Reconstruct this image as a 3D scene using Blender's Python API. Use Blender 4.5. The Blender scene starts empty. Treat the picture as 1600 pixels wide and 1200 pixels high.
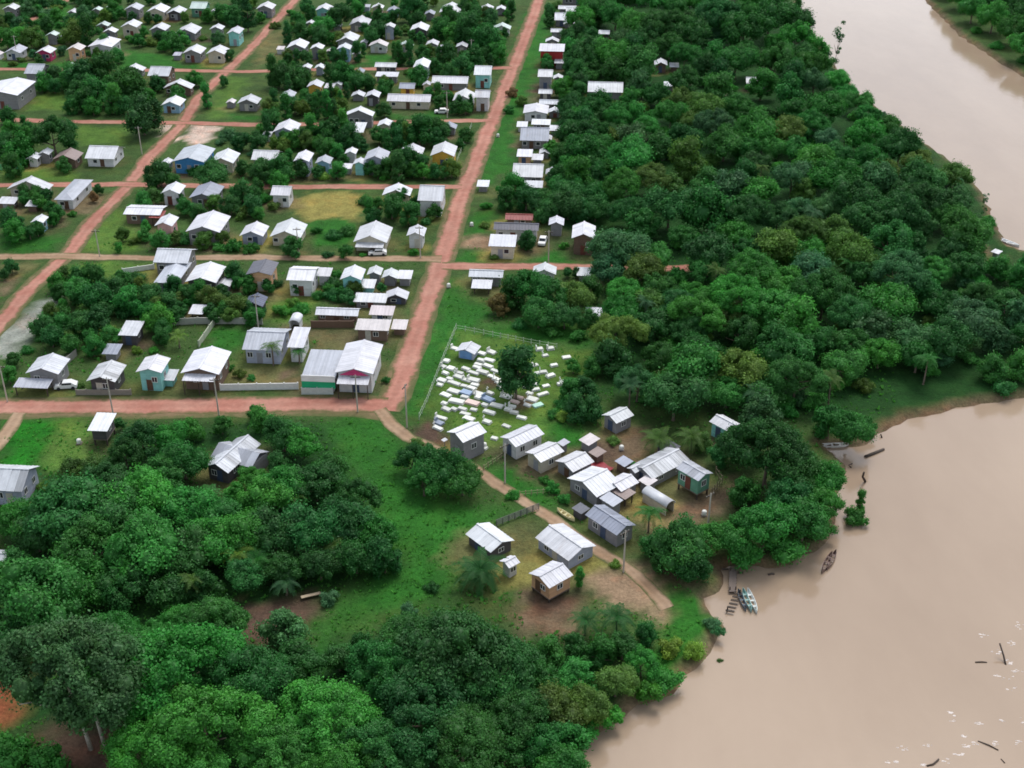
import bpy, math, random
import numpy as np
from mathutils import Matrix, Vector
R_ = math.radians
rnd = random.Random(7)
nrg = np.random.default_rng(11)
S = bpy.context.scene
COL = S.collection

# ------------------------------------------------------------------ camera
HC = 110.0                     # flying height in metres
FPX = 2015.0                   # focal length in pixels of a 1600 wide frame
PITCH = R_(30.3)
CP, SP = math.cos(PITCH), math.sin(PITCH)
cam_d = bpy.data.cameras.new('camera')
cam = bpy.data.objects.new('camera', cam_d); COL.objects.link(cam)
cam.location = (0, 0, HC); cam.rotation_euler = (math.pi / 2 - PITCH, 0, 0)
cam_d.sensor_width = 36; cam_d.lens = FPX / 1600 * 36
cam_d.clip_start = 1; cam_d.clip_end = 9000
S.camera = cam

# ------------------------------------------------------------------ sky, sun, exposure
W = bpy.data.worlds.new('World'); S.world = W; W.use_nodes = True
nt = W.node_tree; nt.nodes.clear()
sky = nt.nodes.new('ShaderNodeTexSky'); sky.sky_type = 'NISHITA'; sky.sun_disc = False
SUN_EL, SUN_AZ = 60, 25
sky.sun_elevation = R_(SUN_EL); sky.sun_rotation = R_(SUN_AZ)
sky.air_density = 1.0; sky.dust_density = 2.0; sky.ozone_density = 1.0
hs = nt.nodes.new('ShaderNodeHueSaturation'); hs.inputs['Saturation'].default_value = 0.42   # grey overcast
bg = nt.nodes.new('ShaderNodeBackground'); bg.inputs['Strength'].default_value = 0.15
wo = nt.nodes.new('ShaderNodeOutputWorld')
nt.links.new(sky.outputs[0], hs.inputs['Color']); nt.links.new(hs.outputs[0], bg.inputs[0]); nt.links.new(bg.outputs[0], wo.inputs[0])
sl = bpy.data.lights.new('sun', 'SUN'); sl.energy = 1.1; sl.angle = R_(22); sl.color = (1, 0.97, 0.93)
sun = bpy.data.objects.new('sun', sl); COL.objects.link(sun)
sd_ = Vector((math.sin(R_(SUN_AZ)) * math.cos(R_(SUN_EL)), math.cos(R_(SUN_AZ)) * math.cos(R_(SUN_EL)), math.sin(R_(SUN_EL))))
sun.rotation_euler = sd_.to_track_quat('Z', 'Y').to_euler(); sun.location = sd_ * 400
S.view_settings.view_transform = 'Standard'; S.view_settings.look = 'None'
S.view_settings.exposure = 0.66; S.view_settings.gamma = 1.0; S.view_settings.use_curve_mapping = False
S.cycles.max_bounces = 4; S.cycles.diffuse_bounces = 3; S.cycles.glossy_bounces = 2; S.cycles.transmission_bounces = 2
S.cycles.filter_width = 1.7

# ------------------------------------------------------------------ helpers: picture geometry, meshes, tags
def ground(px, py, z=0.0):
    u, v = px - 800.0, py - 600.0
    dx, dy, dz = u, FPX * CP - v * SP, -v * CP - FPX * SP
    t = (z - HC) / dz
    return Vector((dx * t, dy * t, z))
def project(p):
    x, y, z = p[0], p[1], p[2] - HC
    d = y * CP - z * SP
    return 800 + FPX * x / d, 600 - FPX * (y * SP + z * CP) / d, d
def lin(r, g, b, m=1.0):
    f = lambda c: ((c / 255 + 0.055) / 1.055) ** 2.4 if c > 10.3 else c / 255 / 12.92
    return (f(r) * m, f(g) * m, f(b) * m, 1.0)
def mesh(name, verts, faces, mats=(), mi=None, smooth=False):
    m = bpy.data.meshes.new(name); m.from_pydata([tuple(v) for v in verts], [], [tuple(f) for f in faces])
    for a in mats: m.materials.append(a)
    if mi is not None: m.polygons.foreach_set('material_index', mi)
    if smooth: m.polygons.foreach_set('use_smooth', [True] * len(m.polygons))
    m.update(); return m
def np_mesh(name, V, Fq, mat, tone=None, tri=None):
    """vertex array and quad array -> mesh; tone = per vertex grey value kept as attribute"""
    m = bpy.data.meshes.new(name)
    nq = len(Fq); ntri = 0 if tri is None else len(tri)
    m.vertices.add(len(V)); m.vertices.foreach_set('co', np.asarray(V, np.float32).ravel())
    idx = np.asarray(Fq, np.int32).ravel()
    starts = np.arange(nq) * 4
    if ntri:
        idx = np.concatenate([idx, np.asarray(tri, np.int32).ravel()]); starts = np.concatenate([starts, nq * 4 + np.arange(ntri) * 3])
    m.loops.add(len(idx)); m.loops.foreach_set('vertex_index', idx)
    m.polygons.add(nq + ntri); m.polygons.foreach_set('loop_start', starts.astype(np.int32))
    if tone is not None:
        a = m.attributes.new('tone', 'FLOAT', 'POINT'); a.data.foreach_set('value', np.asarray(tone, np.float32))
    m.materials.append(mat); m.update(calc_edges=True); m.validate(); return m
def put(name, me, parent=None, loc=(0, 0, 0), rot=None, scale=None, color=None):
    o = bpy.data.objects.new(name, me); COL.objects.link(o)
    if parent is not None: o.parent = parent
    o.location = loc
    if rot is not None: o.rotation_euler = rot
    if scale is not None: o.scale = scale
    if color is not None: o.color = color
    return o
def empty(name, loc, rz=0):
    o = bpy.data.objects.new(name, None); COL.objects.link(o); o.location = loc; o.rotation_euler = (0, 0, rz); o.empty_display_size = .5; return o
def tag(o, label=None, cat=None, group=None, kind=None):
    if label: o['label'] = label
    if cat: o['category'] = cat
    if group: o['group'] = group
    if kind: o['kind'] = kind
    return o
ONES = 'first second third fourth fifth sixth seventh eighth ninth tenth eleventh twelfth thirteenth fourteenth fifteenth sixteenth seventeenth eighteenth nineteenth'.split()
TENS = {2: 'twent', 3: 'thirt', 4: 'fort', 5: 'fift', 6: 'sixt', 7: 'sevent', 8: 'eight', 9: 'ninet'}
def ordn(i):
    if i <= 19: return ONES[i - 1]
    t, u = divmod(i, 10)
    return TENS[t] + 'ieth' if u == 0 else TENS[t] + 'y-' + ONES[u - 1]
def box_v(x0, x1, y0, y1, z0, z1):
    return [(x0, y0, z0), (x1, y0, z0), (x1, y1, z0), (x0, y1, z0), (x0, y0, z1), (x1, y0, z1), (x1, y1, z1), (x0, y1, z1)]
BF = [(0, 3, 2, 1), (4, 5, 6, 7), (0, 1, 5, 4), (1, 2, 6, 5), (2, 3, 7, 6), (3, 0, 4, 7)]
def boxes(*bs):
    V, F = [], []
    for b in bs:
        n = len(V); V += box_v(*b); F += [tuple(i + n for i in f) for f in BF]
    return V, F
def tube(pts, rads, n=6):
    V, F = [], []
    for i, (p, r) in enumerate(zip(pts, rads)):
        p = Vector(p); a = Vector(pts[max(i - 1, 0)]); b = Vector(pts[min(i + 1, len(pts) - 1)])
        d = (b - a).normalized(); s = d.orthogonal().normalized() if abs(d.z) > .99 else d.cross(Vector((0, 0, 1))).normalized(); t = d.cross(s)
        for k in range(n):
            an = 2 * math.pi * k / n; V.append(p + (s * math.cos(an) + t * math.sin(an)) * r)
    for i in range(len(pts) - 1):
        for k in range(n):
            a, b = i * n + k, i * n + (k + 1) % n; F.append((a, b, b + n, a + n))
    F.append(tuple(range(n))[::-1]); F.append(tuple(range((len(pts) - 1) * n, len(pts) * n)))
    return V, F
def join(*vf):
    V, F = [], []
    for v, f in vf:
        n = len(V); V += list(v); F += [tuple(i + n for i in q) for q in f]
    return V, F

# ------------------------------------------------------------------ materials
def mat(name):
    m = bpy.data.materials.new(name); m.use_nodes = True; t = m.node_tree; t.nodes.clear()
    out = t.nodes.new('ShaderNodeOutputMaterial')
    return m, t, out
def N(t, kind, **kw):
    n = t.nodes.new(kind)
    for k, v in kw.items():
        if k in n.inputs: n.inputs[k].default_value = v
        else: setattr(n, k, v)
    return n
def noise(t, scale, detail=3, rough=.55, vec=None):
    n = N(t, 'ShaderNodeTexNoise', Scale=scale, Detail=detail, Roughness=rough)
    if vec is not None: t.links.new(vec, n.inputs['Vector'])
    return n.outputs['Fac']
def ramp(t, fac, a, b, ca, cb):
    r = N(t, 'ShaderNodeMapRange'); r.inputs[1].default_value = a; r.inputs[2].default_value = b; r.inputs[3].default_value = ca; r.inputs[4].default_value = cb
    t.links.new(fac, r.inputs[0]); return r.outputs[0]
def mix(t, fac, a, b, mode='MIX'):
    n = N(t, 'ShaderNodeMix', data_type='RGBA', blend_type=mode)
    for s, v in ((n.inputs[0], fac), (n.inputs[6], a), (n.inputs[7], b)):
        if hasattr(v, 'is_output'): t.links.new(v, s)
        else: s.default_value = v
    return n.outputs[2]
def mul(t, col, fac):
    n = N(t, 'ShaderNodeVectorMath', operation='SCALE'); t.links.new(col, n.inputs[0]); t.links.new(fac, n.inputs['Scale']); return n.outputs[0]
def bsdf(t, out, col, rough=.8, metal=0, bump=None, bstr=.3, bdist=.1, ior=None, spec=None):
    p = N(t, 'ShaderNodeBsdfPrincipled', Roughness=rough, Metallic=metal)
    if ior: p.inputs['IOR'].default_value = ior
    if spec is not None: p.inputs['Specular IOR Level'].default_value = spec
    if hasattr(col, 'is_output'): t.links.new(col, p.inputs['Base Color'])
    else: p.inputs['Base Color'].default_value = col
    if bump is not None:
        b = N(t, 'ShaderNodeBump', Strength=bstr, Distance=bdist); t.links.new(bump, b.inputs['Height']); t.links.new(b.outputs[0], p.inputs['Normal'])
    t.links.new(p.outputs[0], out.inputs[0]); return p
def coord(t, k='Object'): return N(t, 'ShaderNodeTexCoord').outputs[k]
def mapping(t, vec, scale):
    m = N(t, 'ShaderNodeMapping'); m.inputs['Scale'].default_value = scale; t.links.new(vec, m.inputs[0]); return m.outputs[0]
def objinfo(t): return N(t, 'ShaderNodeObjectInfo')

def m_roof():
    m, t, o = mat('metal_roof'); oi = objinfo(t); c = coord(t)
    add = N(t, 'ShaderNodeVectorMath', operation='ADD'); t.links.new(c, add.inputs[0])
    comb = N(t, 'ShaderNodeCombineXYZ'); mm = N(t, 'ShaderNodeMath', operation='MULTIPLY'); mm.inputs[1].default_value = 91; t.links.new(oi.outputs['Random'], mm.inputs[0])
    t.links.new(mm.outputs[0], comb.inputs[2]); t.links.new(comb.outputs[0], add.inputs[1])
    v = add.outputs[0]
    sheets = ramp(t, noise(t, 1.0, 2, .5, mapping(t, v, (1.3, .05, 1))), .35, .65, .87, 1.04)      # one tone per sheet
    dirt = ramp(t, noise(t, .55, 5, .65, v), .42, .72, 1.0, .80)
    col = mul(t, mul(t, oi.outputs['Color'], sheets), dirt)
    rust = ramp(t, noise(t, 1.0, 5, .65, mapping(t, v, (.9, .22, .9))), .62, .78, 0, .34)
    col = mix(t, rust, col, lin(150, 120, 100))
    bsdf(t, o, col, .42, 0.0, noise(t, 3, 2, .5, mapping(t, v, (2, .3, 1))), .12, .05, spec=.4); return m
def m_wall():
    m, t, o = mat('house_wall'); oi = objinfo(t); c = coord(t)
    n1 = ramp(t, noise(t, .9, 5, .65, c), .3, .7, .78, 1.06)
    pl = ramp(t, noise(t, 1.0, 1, .5, mapping(t, c, (.05, .05, 5))), .35, .65, .9, 1.05)            # boards
    bsdf(t, o, mul(t, mul(t, oi.outputs['Color'], n1), pl), .85, 0, noise(t, 1, 1, .5, mapping(t, c, (.1, .1, 6))), .3, .05); return m
def m_obj(name, rough=.7, sc=2.0, lo=.8, hi=1.1, metal=0):
    m, t, o = mat(name); oi = objinfo(t); n1 = ramp(t, noise(t, sc, 4, .6, coord(t)), .3, .7, lo, hi)
    bsdf(t, o, mul(t, oi.outputs['Color'], n1), rough, metal); return m
def m_plain(name, col, rough=.7, sc=2.0, lo=.8, hi=1.15, metal=0, bump=0, **kw):
    m, t, o = mat(name); f = noise(t, sc, 4, .6, coord(t)); n1 = ramp(t, f, .3, .7, lo, hi)
    rgb = N(t, 'ShaderNodeRGB'); rgb.outputs[0].default_value = col
    bsdf(t, o, mul(t, rgb.outputs[0], n1), rough, metal, f if bump else None, bump, .1, **kw); return m
def m_leaf():
    m, t, o = mat('leaves'); oi = objinfo(t)
    at = N(t, 'ShaderNodeAttribute', attribute_name='tone')
    col = mul(t, oi.outputs['Color'], at.outputs['Fac'])
    n1 = noise(t, .45, 3, .6, N(t, 'ShaderNodeNewGeometry').outputs['Position'])
    col = mix(t, ramp(t, n1, .45, .75, 0, .5), col, mix(t, 1.0, col, (1.35, 1.12, .7, 1), 'MULTIPLY'))
    d = N(t, 'ShaderNodeBsdfDiffuse'); tr = N(t, 'ShaderNodeBsdfTranslucent'); g = N(t, 'ShaderNodeBsdfGlossy', Roughness=.55)
    t.links.new(col, d.inputs[0]); t.links.new(col, tr.inputs[0]); g.inputs[0].default_value = (.55, .6, .55, 1)
    a = N(t, 'ShaderNodeMixShader', Fac=.32); b = N(t, 'ShaderNodeMixShader', Fac=.035)
    t.links.new(d.outputs[0], a.inputs[1]); t.links.new(tr.outputs[0], a.inputs[2])
    t.links.new(a.outputs[0], b.inputs[1]); t.links.new(g.outputs[0], b.inputs[2]); t.links.new(b.outputs[0], o.inputs[0]); return m
def m_ground():
    m, t, o = mat('ground_cover'); c = coord(t)
    at = N(t, 'ShaderNodeAttribute', attribute_name='cover'); col = at.outputs['Color']
    big = ramp(t, noise(t, .045, 4, .6, c), .3, .7, .8, 1.22)
    mid = ramp(t, noise(t, .35, 5, .68, c), .28, .72, .68, 1.3)
    fine = ramp(t, noise(t, 2.3, 3, .7, c), .3, .7, .74, 1.24)
    col = mul(t, mul(t, mul(t, col, big), mid), fine)
    yel = ramp(t, noise(t, .12, 5, .7, c), .5, .72, 0, .55)
    col = mix(t, yel, col, mix(t, 1.0, col, (1.75, 1.1, .95, 1), 'MULTIPLY'))
    h = N(t, 'ShaderNodeMath', operation='ADD'); t.links.new(noise(t, 1.4, 5, .7, c), h.inputs[0]); t.links.new(noise(t, .25, 3, .6, c), h.inputs[1])
    bsdf(t, o, col, .95, 0, h.outputs[0], .6, .6, spec=.15); return m
def m_road(name, col, col2, edge=lin(88, 100, 58, .8)):
    m, t, o = mat(name); c = coord(t); ac = N(t, 'ShaderNodeAttribute', attribute_name='across').outputs['Fac']
    f = ramp(t, noise(t, .16, 5, .65, c), .38, .66, 0, 1)
    cc = mix(t, f, col, col2)
    cc = mul(t, mul(t, cc, ramp(t, noise(t, 1.1, 4, .65, c), .3, .7, .86, 1.12)), ramp(t, noise(t, .05, 2, .5, c), .35, .65, .92, 1.06))
    ab = N(t, 'ShaderNodeMath', operation='ABSOLUTE'); t.links.new(ac, ab.inputs[0])
    tr_ = N(t, 'ShaderNodeMath', operation='SUBTRACT'); t.links.new(ab.outputs[0], tr_.inputs[0]); tr_.inputs[1].default_value = .4
    tb = N(t, 'ShaderNodeMath', operation='ABSOLUTE'); t.links.new(tr_.outputs[0], tb.inputs[0])
    cc = mul(t, cc, ramp(t, tb.outputs[0], 0, .3, 1.09, .96))                       # pale worn wheel tracks
    e = N(t, 'ShaderNodeMath', operation='MULTIPLY_ADD'); t.links.new(noise(t, .5, 5, .7, c), e.inputs[0]); e.inputs[1].default_value = 1.1; t.links.new(ab.outputs[0], e.inputs[2])
    cc = mix(t, ramp(t, e.outputs[0], 1.18, 1.5, 0, .85), cc, edge)                    # grass creeping in from the sides
    bsdf(t, o, cc, .95, 0, noise(t, 2, 4, .6, c), .3, .1, spec=.15); return m
def m_water():
    m, t, o = mat('muddy_water'); c = coord(t)
    f = ramp(t, noise(t, .022, 6, .62, mapping(t, c, (1, .45, 1))), .32, .68, 0, 1)
    cc = mix(t, f, lin(168, 146, 124, .75), lin(188, 166, 143, .76))
    r1 = N(t, 'ShaderNodeMath', operation='MULTIPLY_ADD'); t.links.new(noise(t, .07, 4, .6, mapping(t, c, (1, .4, 1))), r1.inputs[0]); r1.inputs[1].default_value = 4.0; t.links.new(noise(t, .9, 4, .6, mapping(t, c, (1, .6, 1))), r1.inputs[2]); rip = r1.outputs[0]
    bsdf(t, o, cc, .09, 0, rip, .09, .25, ior=1.42); return m
def m_glass():
    m, t, o = mat('window_glass'); bsdf(t, o, lin(38, 44, 52), .12); return m
M = dict(roof=m_roof(), wall=m_wall(), trim=m_obj('painted_trim', .6), wood=m_plain('weathered_wood', lin(112, 100, 92), .85, 2),
         plank=m_plain('brown_planks', lin(128, 100, 80), .85, 2), glass=m_glass(), leaf=m_leaf(), bark=m_plain('bark', lin(120, 106, 92), .9, 3, .6, 1.2),
         ground=m_ground(), red=m_road('laterite_road', lin(176, 120, 104, .82), lin(190, 142, 124, .84)), sand=m_road('sandy_track', lin(166, 136, 108, .74), lin(184, 158, 132, .78)),
         verge=m_road('sandy_verge', lin(158, 132, 104, .7), lin(128, 118, 82, .66)), water=m_water(), tomb=m_obj('tomb_plaster', .7, 3, .84, 1.04),
         pole=m_plain('pole_concrete', lin(186, 178, 166), .8, 2), paint=m_obj('paint', .45, 4, .9, 1.05), rubber=m_plain('rubber', (.02, .02, .02, 1), .8),
         dark=m_plain('dark_timber', lin(70, 60, 52), .85, 2), foam=m_plain('foam', lin(222, 212, 204), .6, 4, .85, 1.05), conc=m_plain('concrete', lin(176, 170, 160), .85, 1.2, .75, 1.1))

# ------------------------------------------------------------------ the river shore and the ground sheet
SHORE = [(800, 1600), (850, 1300), (885, 1205), (930, 1152), (985, 1114), (1050, 1087), (1088, 1052), (1122, 1006), (1137, 986), (1128, 968), (1112, 957), (1110, 936),
         (1126, 926), (1133, 908), (1128, 893), (1142, 890), (1165, 886), (1215, 889), (1260, 872), (1296, 852), (1308, 822), (1304, 790), (1318, 762), (1322, 735),
         (1308, 706), (1290, 697), (1340, 700), (1368, 688), (1395, 666), (1440, 652), (1535, 634), (1600, 624), (1700, 606), (1790, 562), (1820, 490),
         (1780, 432), (1700, 404), (1600, 394), (1580, 388), (1556, 348), (1543, 318), (1535, 296), (1490, 254), (1420, 206), (1345, 148), (1330, 128),
         (1300, 98), (1280, 68), (1262, 36), (1250, 8), (1232, -50), (1200, -120), (1140, -200), (1080, -290), (1190, -290), (1330, -130), (1400, -52), (1450, 8), (1500, 58), (1560, 98), (1600, 122),
         (1750, 226), (1950, 336), (2200, 520), (2500, 800), (2900, 1300), (2900, 2000), (1200, 2600)]
WATER_Z = -1.0
SH = np.array([ground(x, y, WATER_Z)[:2] for x, y in SHORE])
def signed(P, poly):
    """distance to the polygon's edge, positive inside"""
    P = np.asarray(P, float); d2 = np.full(len(P), 1e18); ins = np.zeros(len(P), bool)
    A = poly; B = np.roll(poly, -1, 0)
    for (ax, ay), (bx, by) in zip(A, B):
        ex, ey = bx - ax, by - ay; L = ex * ex + ey * ey + 1e-12
        t = np.clip(((P[:, 0] - ax) * ex + (P[:, 1] - ay) * ey) / L, 0, 1)
        d2 = np.minimum(d2, (P[:, 0] - ax - t * ex) ** 2 + (P[:, 1] - ay - t * ey) ** 2)
        c = ((ay > P[:, 1]) != (by > P[:, 1])); xx = ax + (P[:, 1] - ay) / (by - ay + 1e-12) * ex
        ins ^= c & (P[:, 0] < xx)
    return np.where(ins, 1, -1) * np.sqrt(d2)
def wob(P, s, seed=0):
    x, y = P[:, 0] * s, P[:, 1] * s
    return (np.sin(x * 1.3 + 2.1 * np.sin(y * .7 + seed)) + np.sin(y * 1.7 + 1.7 * np.sin(x * .9 + seed * 2)) + np.sin((x + y) * 2.3 + seed)) / 3
GRASS = lin(66, 92, 46, .85)[:3]; BRIGHT = lin(44, 101, 33, .9)[:3]; VIVID = lin(32, 108, 24, .95)[:3]; PALE = lin(206, 186, 170, .85)[:3]; LIME = lin(80, 112, 46, .95)[:3]; YELLOW = lin(142, 134, 74, .9)[:3]; OLIVE = lin(108, 108, 68, .88)[:3]
BROWN = lin(122, 104, 82, .85)[:3]; TAN = lin(156, 132, 106, .85)[:3]; MUD = lin(92, 74, 62, .9)[:3]; REDSOIL = lin(150, 84, 58, .85)[:3]; GREY = lin(148, 152, 142, .9)[:3]; DEEP = lin(34, 72, 30, .9)[:3]
COVER = [  # (colour, soft edge in metres, outline in the plan of the place)
 (DEEP, 4, [(0, 690), (130, 700), (230, 665), (520, 660), (560, 780), (620, 880), (500, 930), (380, 950), (280, 1000), (0, 1010)]),
 (DEEP, 4, [(30, 1080), (400, 1000), (560, 1000), (700, 960), (830, 1000), (1000, 1060), (880, 1210), (0, 1300)]),
 (DEEP, 6, [(880, 0), (1240, 0), (1330, 130), (1530, 300), (1600, 400), (1600, 620), (1380, 660), (930, 620), (930, 420), (800, 300)]),
 (VIVID, 2, [(0, 655), (90, 655), (62, 735), (0, 726)]), (LIME, 2, [(92, 655), (142, 658), (142, 726), (66, 737)]),
 (BRIGHT, 5, [(520, 660), (600, 672), (690, 780), (800, 800), (730, 860), (700, 940), (560, 970), (470, 1020), (540, 930), (620, 880), (560, 780)]),
 (BRIGHT, 3, [(530, 655), (590, 655), (640, 700), (600, 720), (530, 700)]),
 (YELLOW, 2, [(448, 320), (482, 300), (566, 301), (560, 341), (480, 345)]), (OLIVE, 1.2, [(487, 514), (553, 514), (548, 550), (490, 550)]),
 (MUD, 3, [(370, 945), (490, 930), (500, 945), (470, 1005), (400, 1015), (366, 1000)]), (MUD, 3, [(60, 1140), (190, 1130), (220, 1200), (60, 1215)]), (REDSOIL, 3, [(-60, 1050), (38, 1030), (22, 1125), (-60, 1135)]),
 (GREY, 2, [(0, 520), (60, 474), (92, 456), (84, 488), (45, 530), (12, 556), (-20, 560)]), (PALE, 1.5, [(296, 193), (345, 196), (322, 222), (292, 226)]), (PALE, 1.5, [(258, 195), (285, 188), (275, 222), (250, 222)]),
 (BRIGHT, 1.5, [(337, 513), (388, 511), (374, 546), (322, 560)]), (GRASS, 2, [(285, 512), (330, 515), (302, 562), (268, 562)]),
 (OLIVE, 2, [(372, 575), (462, 572), (468, 600), (345, 603)]), (BROWN, 1, [(455, 575), (466, 575), (452, 600), (440, 600)]),
 (BRIGHT, 2, [(190, 78), (360, 98), (350, 108), (190, 106)]), (BRIGHT, 2, [(0, 96), (140, 98), (140, 106), (0, 106)]), (BRIGHT, 2, [(75, 15), (112, 5), (100, 45), (65, 45)]),
 (LIME, 2, [(55, 145), (105, 145), (105, 172), (40, 172)]), (LIME, 2, [(110, 198), (205, 198), (200, 226), (125, 226)]), (LIME, 2, [(0, 262), (115, 262), (120, 284), (0, 284)]),
 (OLIVE, 3, [(400, 60), (445, 45), (440, 80), (400, 105)]), (LIME, 3, [(350, 120), (390, 122), (350, 185), (325, 185)]), (BRIGHT, 2, [(365, 172), (430, 176), (430, 186), (362, 188)]),
 (BRIGHT, 2, [(610, 172), (690, 172), (690, 184), (610, 184)]), (BRIGHT, 2, [(560, 86), (612, 86), (612, 102), (545, 102)]),
 (BRIGHT, 2, [(0, 368), (95, 368), (85, 395), (0, 395)]), (LIME, 2, [(130, 375), (175, 330), (200, 330), (225, 395), (120, 395)]), (LIME, 2, [(90, 440), (110, 412), (240, 410), (235, 430), (130, 445)]),
 (OLIVE, 2, [(0, 412), (60, 412), (35, 432), (0, 440)]), (BROWN, 2, [(0, 440), (35, 432), (0, 470)]), (BROWN, 2, [(75, 325), (100, 320), (98, 350), (75, 352)]),
 (BRIGHT, 1.5, [(486, 345), (552, 345), (552, 380), (494, 392)]), (OLIVE, 2, [(380, 392), (480, 392), (480, 400), (380, 400)]),
 (LIME, 2, [(420, 466), (490, 466), (488, 505), (424, 505)]), (OLIVE, 2, [(410, 448), (450, 462), (430, 480), (418, 478)]), (BROWN, 2, [(290, 470), (330, 470), (350, 490), (285, 492)]),
 (BRIGHT, 2, [(820, 20), (868, 10), (856, 60), (832, 130), (805, 200), (800, 260), (742, 300), (770, 210)]), (BRIGHT, 2, [(740, 330), (775, 330), (765, 365), (728, 365)]), (BRIGHT, 2, [(715, 395), (765, 395), (762, 411), (708, 411)]),
 (BRIGHT, 2, [(700, 432), (740, 432), (770, 480), (740, 512), (660, 650), (635, 668), (640, 610), (672, 520)]), (BRIGHT, 2, [(860, 392), (935, 392), (935, 409), (830, 411)]), (TAN, 2, [(724, 370), (765, 370), (765, 388), (718, 388)]),
 (BRIGHT, 3, [(740, 512), (930, 500), (930, 540), (860, 536), (745, 524)]), (LIME, 2, [(712, 518), (780, 528), (870, 545), (930, 545), (915, 600), (875, 625), (850, 680), (770, 700), (680, 665), (665, 640)]),
 (MUD, 2, [(650, 662), (690, 660), (702, 690), (690, 704), (650, 690)]), (MUD, 2, [(748, 585), (780, 590), (785, 606), (750, 606)]), (BROWN, 1.5, [(800, 620), (830, 618), (838, 632), (800, 640)]),
 (BRIGHT, 2, [(845, 660), (930, 670), (935, 690), (900, 705), (868, 694)]), (BRIGHT, 2, [(740, 728), (790, 720), (820, 745), (880, 790), (830, 785), (780, 755)]),
 (BROWN, 2.5, [(940, 664), (1010, 668), (1020, 700), (985, 735), (935, 735), (925, 700)]), (BROWN, 2.5, [(1000, 770), (1060, 765), (1112, 775), (1140, 748), (1162, 760), (1150, 790), (1100, 815), (1010, 835), (975, 800)]),
 (lin(88, 96, 58, .85)[:3], 3.5, [(735, 860), (790, 815), (850, 812), (900, 860), (905, 890), (830, 920), (800, 900)]), (BROWN, 2.5, [(800, 945), (822, 928), (895, 932), (908, 985), (865, 1002), (812, 992)]),
 (TAN, 2.5, [(930, 890), (990, 885), (1052, 940), (1055, 962), (1035, 972), (995, 950), (950, 950), (925, 920)]), (BROWN, 2.5, [(1000, 880), (1110, 880), (1112, 915), (1040, 905)]),
 (BRIGHT, 2, [(1030, 930), (1090, 918), (1118, 893), (1134, 905), (1128, 985), (1090, 1050), (1030, 1080), (1000, 1040), (1050, 990)]), (BROWN, 2, [(1536, 384), (1550, 384), (1548, 400), (1534, 402)]),
]
ax = np.concatenate([-np.geomspace(6000, 260, 16), np.arange(-240, 240.1, 1.5), np.geomspace(260, 6000, 16)])
ay = np.concatenate([-np.geomspace(3000, 40, 8), np.arange(40, 90, 5.0), np.arange(90, 480.1, 1.5), np.geomspace(500, 8000, 18)])
gx, gy = np.meshgrid(ax, ay); GP = np.stack([gx.ravel(), gy.ravel()], 1)
sdist = signed(GP, SH) + wob(GP, .45, 1.2) * .7
tz = np.clip((sdist + 2.0) / 4.0, 0, 1); gz = -2.6 * tz * tz * (3 - 2 * tz)
cov = np.tile(np.array(GRASS), (len(GP), 1))
pw = GP + np.stack([wob(GP, .5, 3), wob(GP, .5, 8)], 1) * 1.6
for colr, soft, poly in COVER:
    pp = np.array([ground(x, y)[:2] for x, y in poly]); lo = pp.min(0) - 12; hi = pp.max(0) + 12
    sel = np.where(((pw > lo) & (pw < hi)).all(1))[0]
    if not len(sel): continue
    w = np.clip((signed(pw[sel], pp) / soft + .5), 0, 1)[:, None]
    cov[sel] = cov[sel] * (1 - w) + np.array(colr) * w
wb = np.clip((sdist + 2.2) / 1.6, 0, 1)[:, None]; cov = cov * (1 - wb) + np.array(BROWN) * wb       # bare mud at the water's edge
nx, ny = len(ax), len(ay); ii = np.arange(ny - 1)[:, None] * nx + np.arange(nx - 1)[None, :]
GF = np.stack([ii, ii + 1, ii + 1 + nx, ii + nx], -1).reshape(-1, 4)
gm = np_mesh('ground', np.column_stack([GP, gz]), GF, M['ground'])
gm.polygons.foreach_set('use_smooth', [True] * len(gm.polygons))
tag(put('ground', gm), 'flat grassy ground of the riverside town with bare earth patches', 'ground', kind='structure')
wm = mesh('river_water', [(-4000, -2500, 0), (6000, -2500, 0), (6000, 7000, 0), (-4000, 7000, 0)], [(0, 1, 2, 3)], [M['water']])
tag(put('river_water', wm, loc=(0, 0, WATER_Z)), 'wide brown muddy river bending round the town', 'river', kind='structure')

def strip(name, px, width, z, m, label, jit=.38, cat='road'):
    P = [ground(x, y) for x, y in px]; pts = []
    for a, b in zip(P[:-1], P[1:]):
        n = max(1, int((b - a).length / 3)); pts += [a.lerp(b, i / n) for i in range(n)]
    pts.append(P[-1]); V, F = [], []; rr = random.Random(name)
    for i, p in enumerate(pts):
        d = (pts[min(i + 2, len(pts) - 1)] - pts[max(i - 2, 0)]).normalized(); s = Vector((d.y, -d.x, 0))
        l, r = width / 2 + rr.uniform(-jit, jit), width / 2 + rr.uniform(-jit, jit)
        V += [p + s * (q * (r if q > 0 else l)) + Vector((0, 0, z)) for q in AC]
    for i in range(len(pts) - 1): F += [(7 * i + j, 7 * i + j + 1, 7 * i + j + 8, 7 * i + j + 7) for j in range(6)]
    me = mesh(name, V, F, [m]); at = me.attributes.new('across', 'FLOAT', 'POINT'); at.data.foreach_set('value', AC * len(pts))
    return tag(put(name, me), label, cat, kind='structure')
AC = [-1, -.7, -.4, 0, .4, .7, 1]
MAIN = [(870, -90), (851, -30), (836, 20), (768, 190), (720, 310), (694, 395), (668, 470), (645, 542), (616, 619), (600, 641)]
LEFT = [(560, -90), (475, -15), (461, 0), (414, 50), (392, 75), (350, 115), (306, 157), (284, 196), (229, 250), (203, 288), (146, 345), (108, 394), (40, 457), (2, 505), (-70, 580), (-160, 680)]
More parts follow.
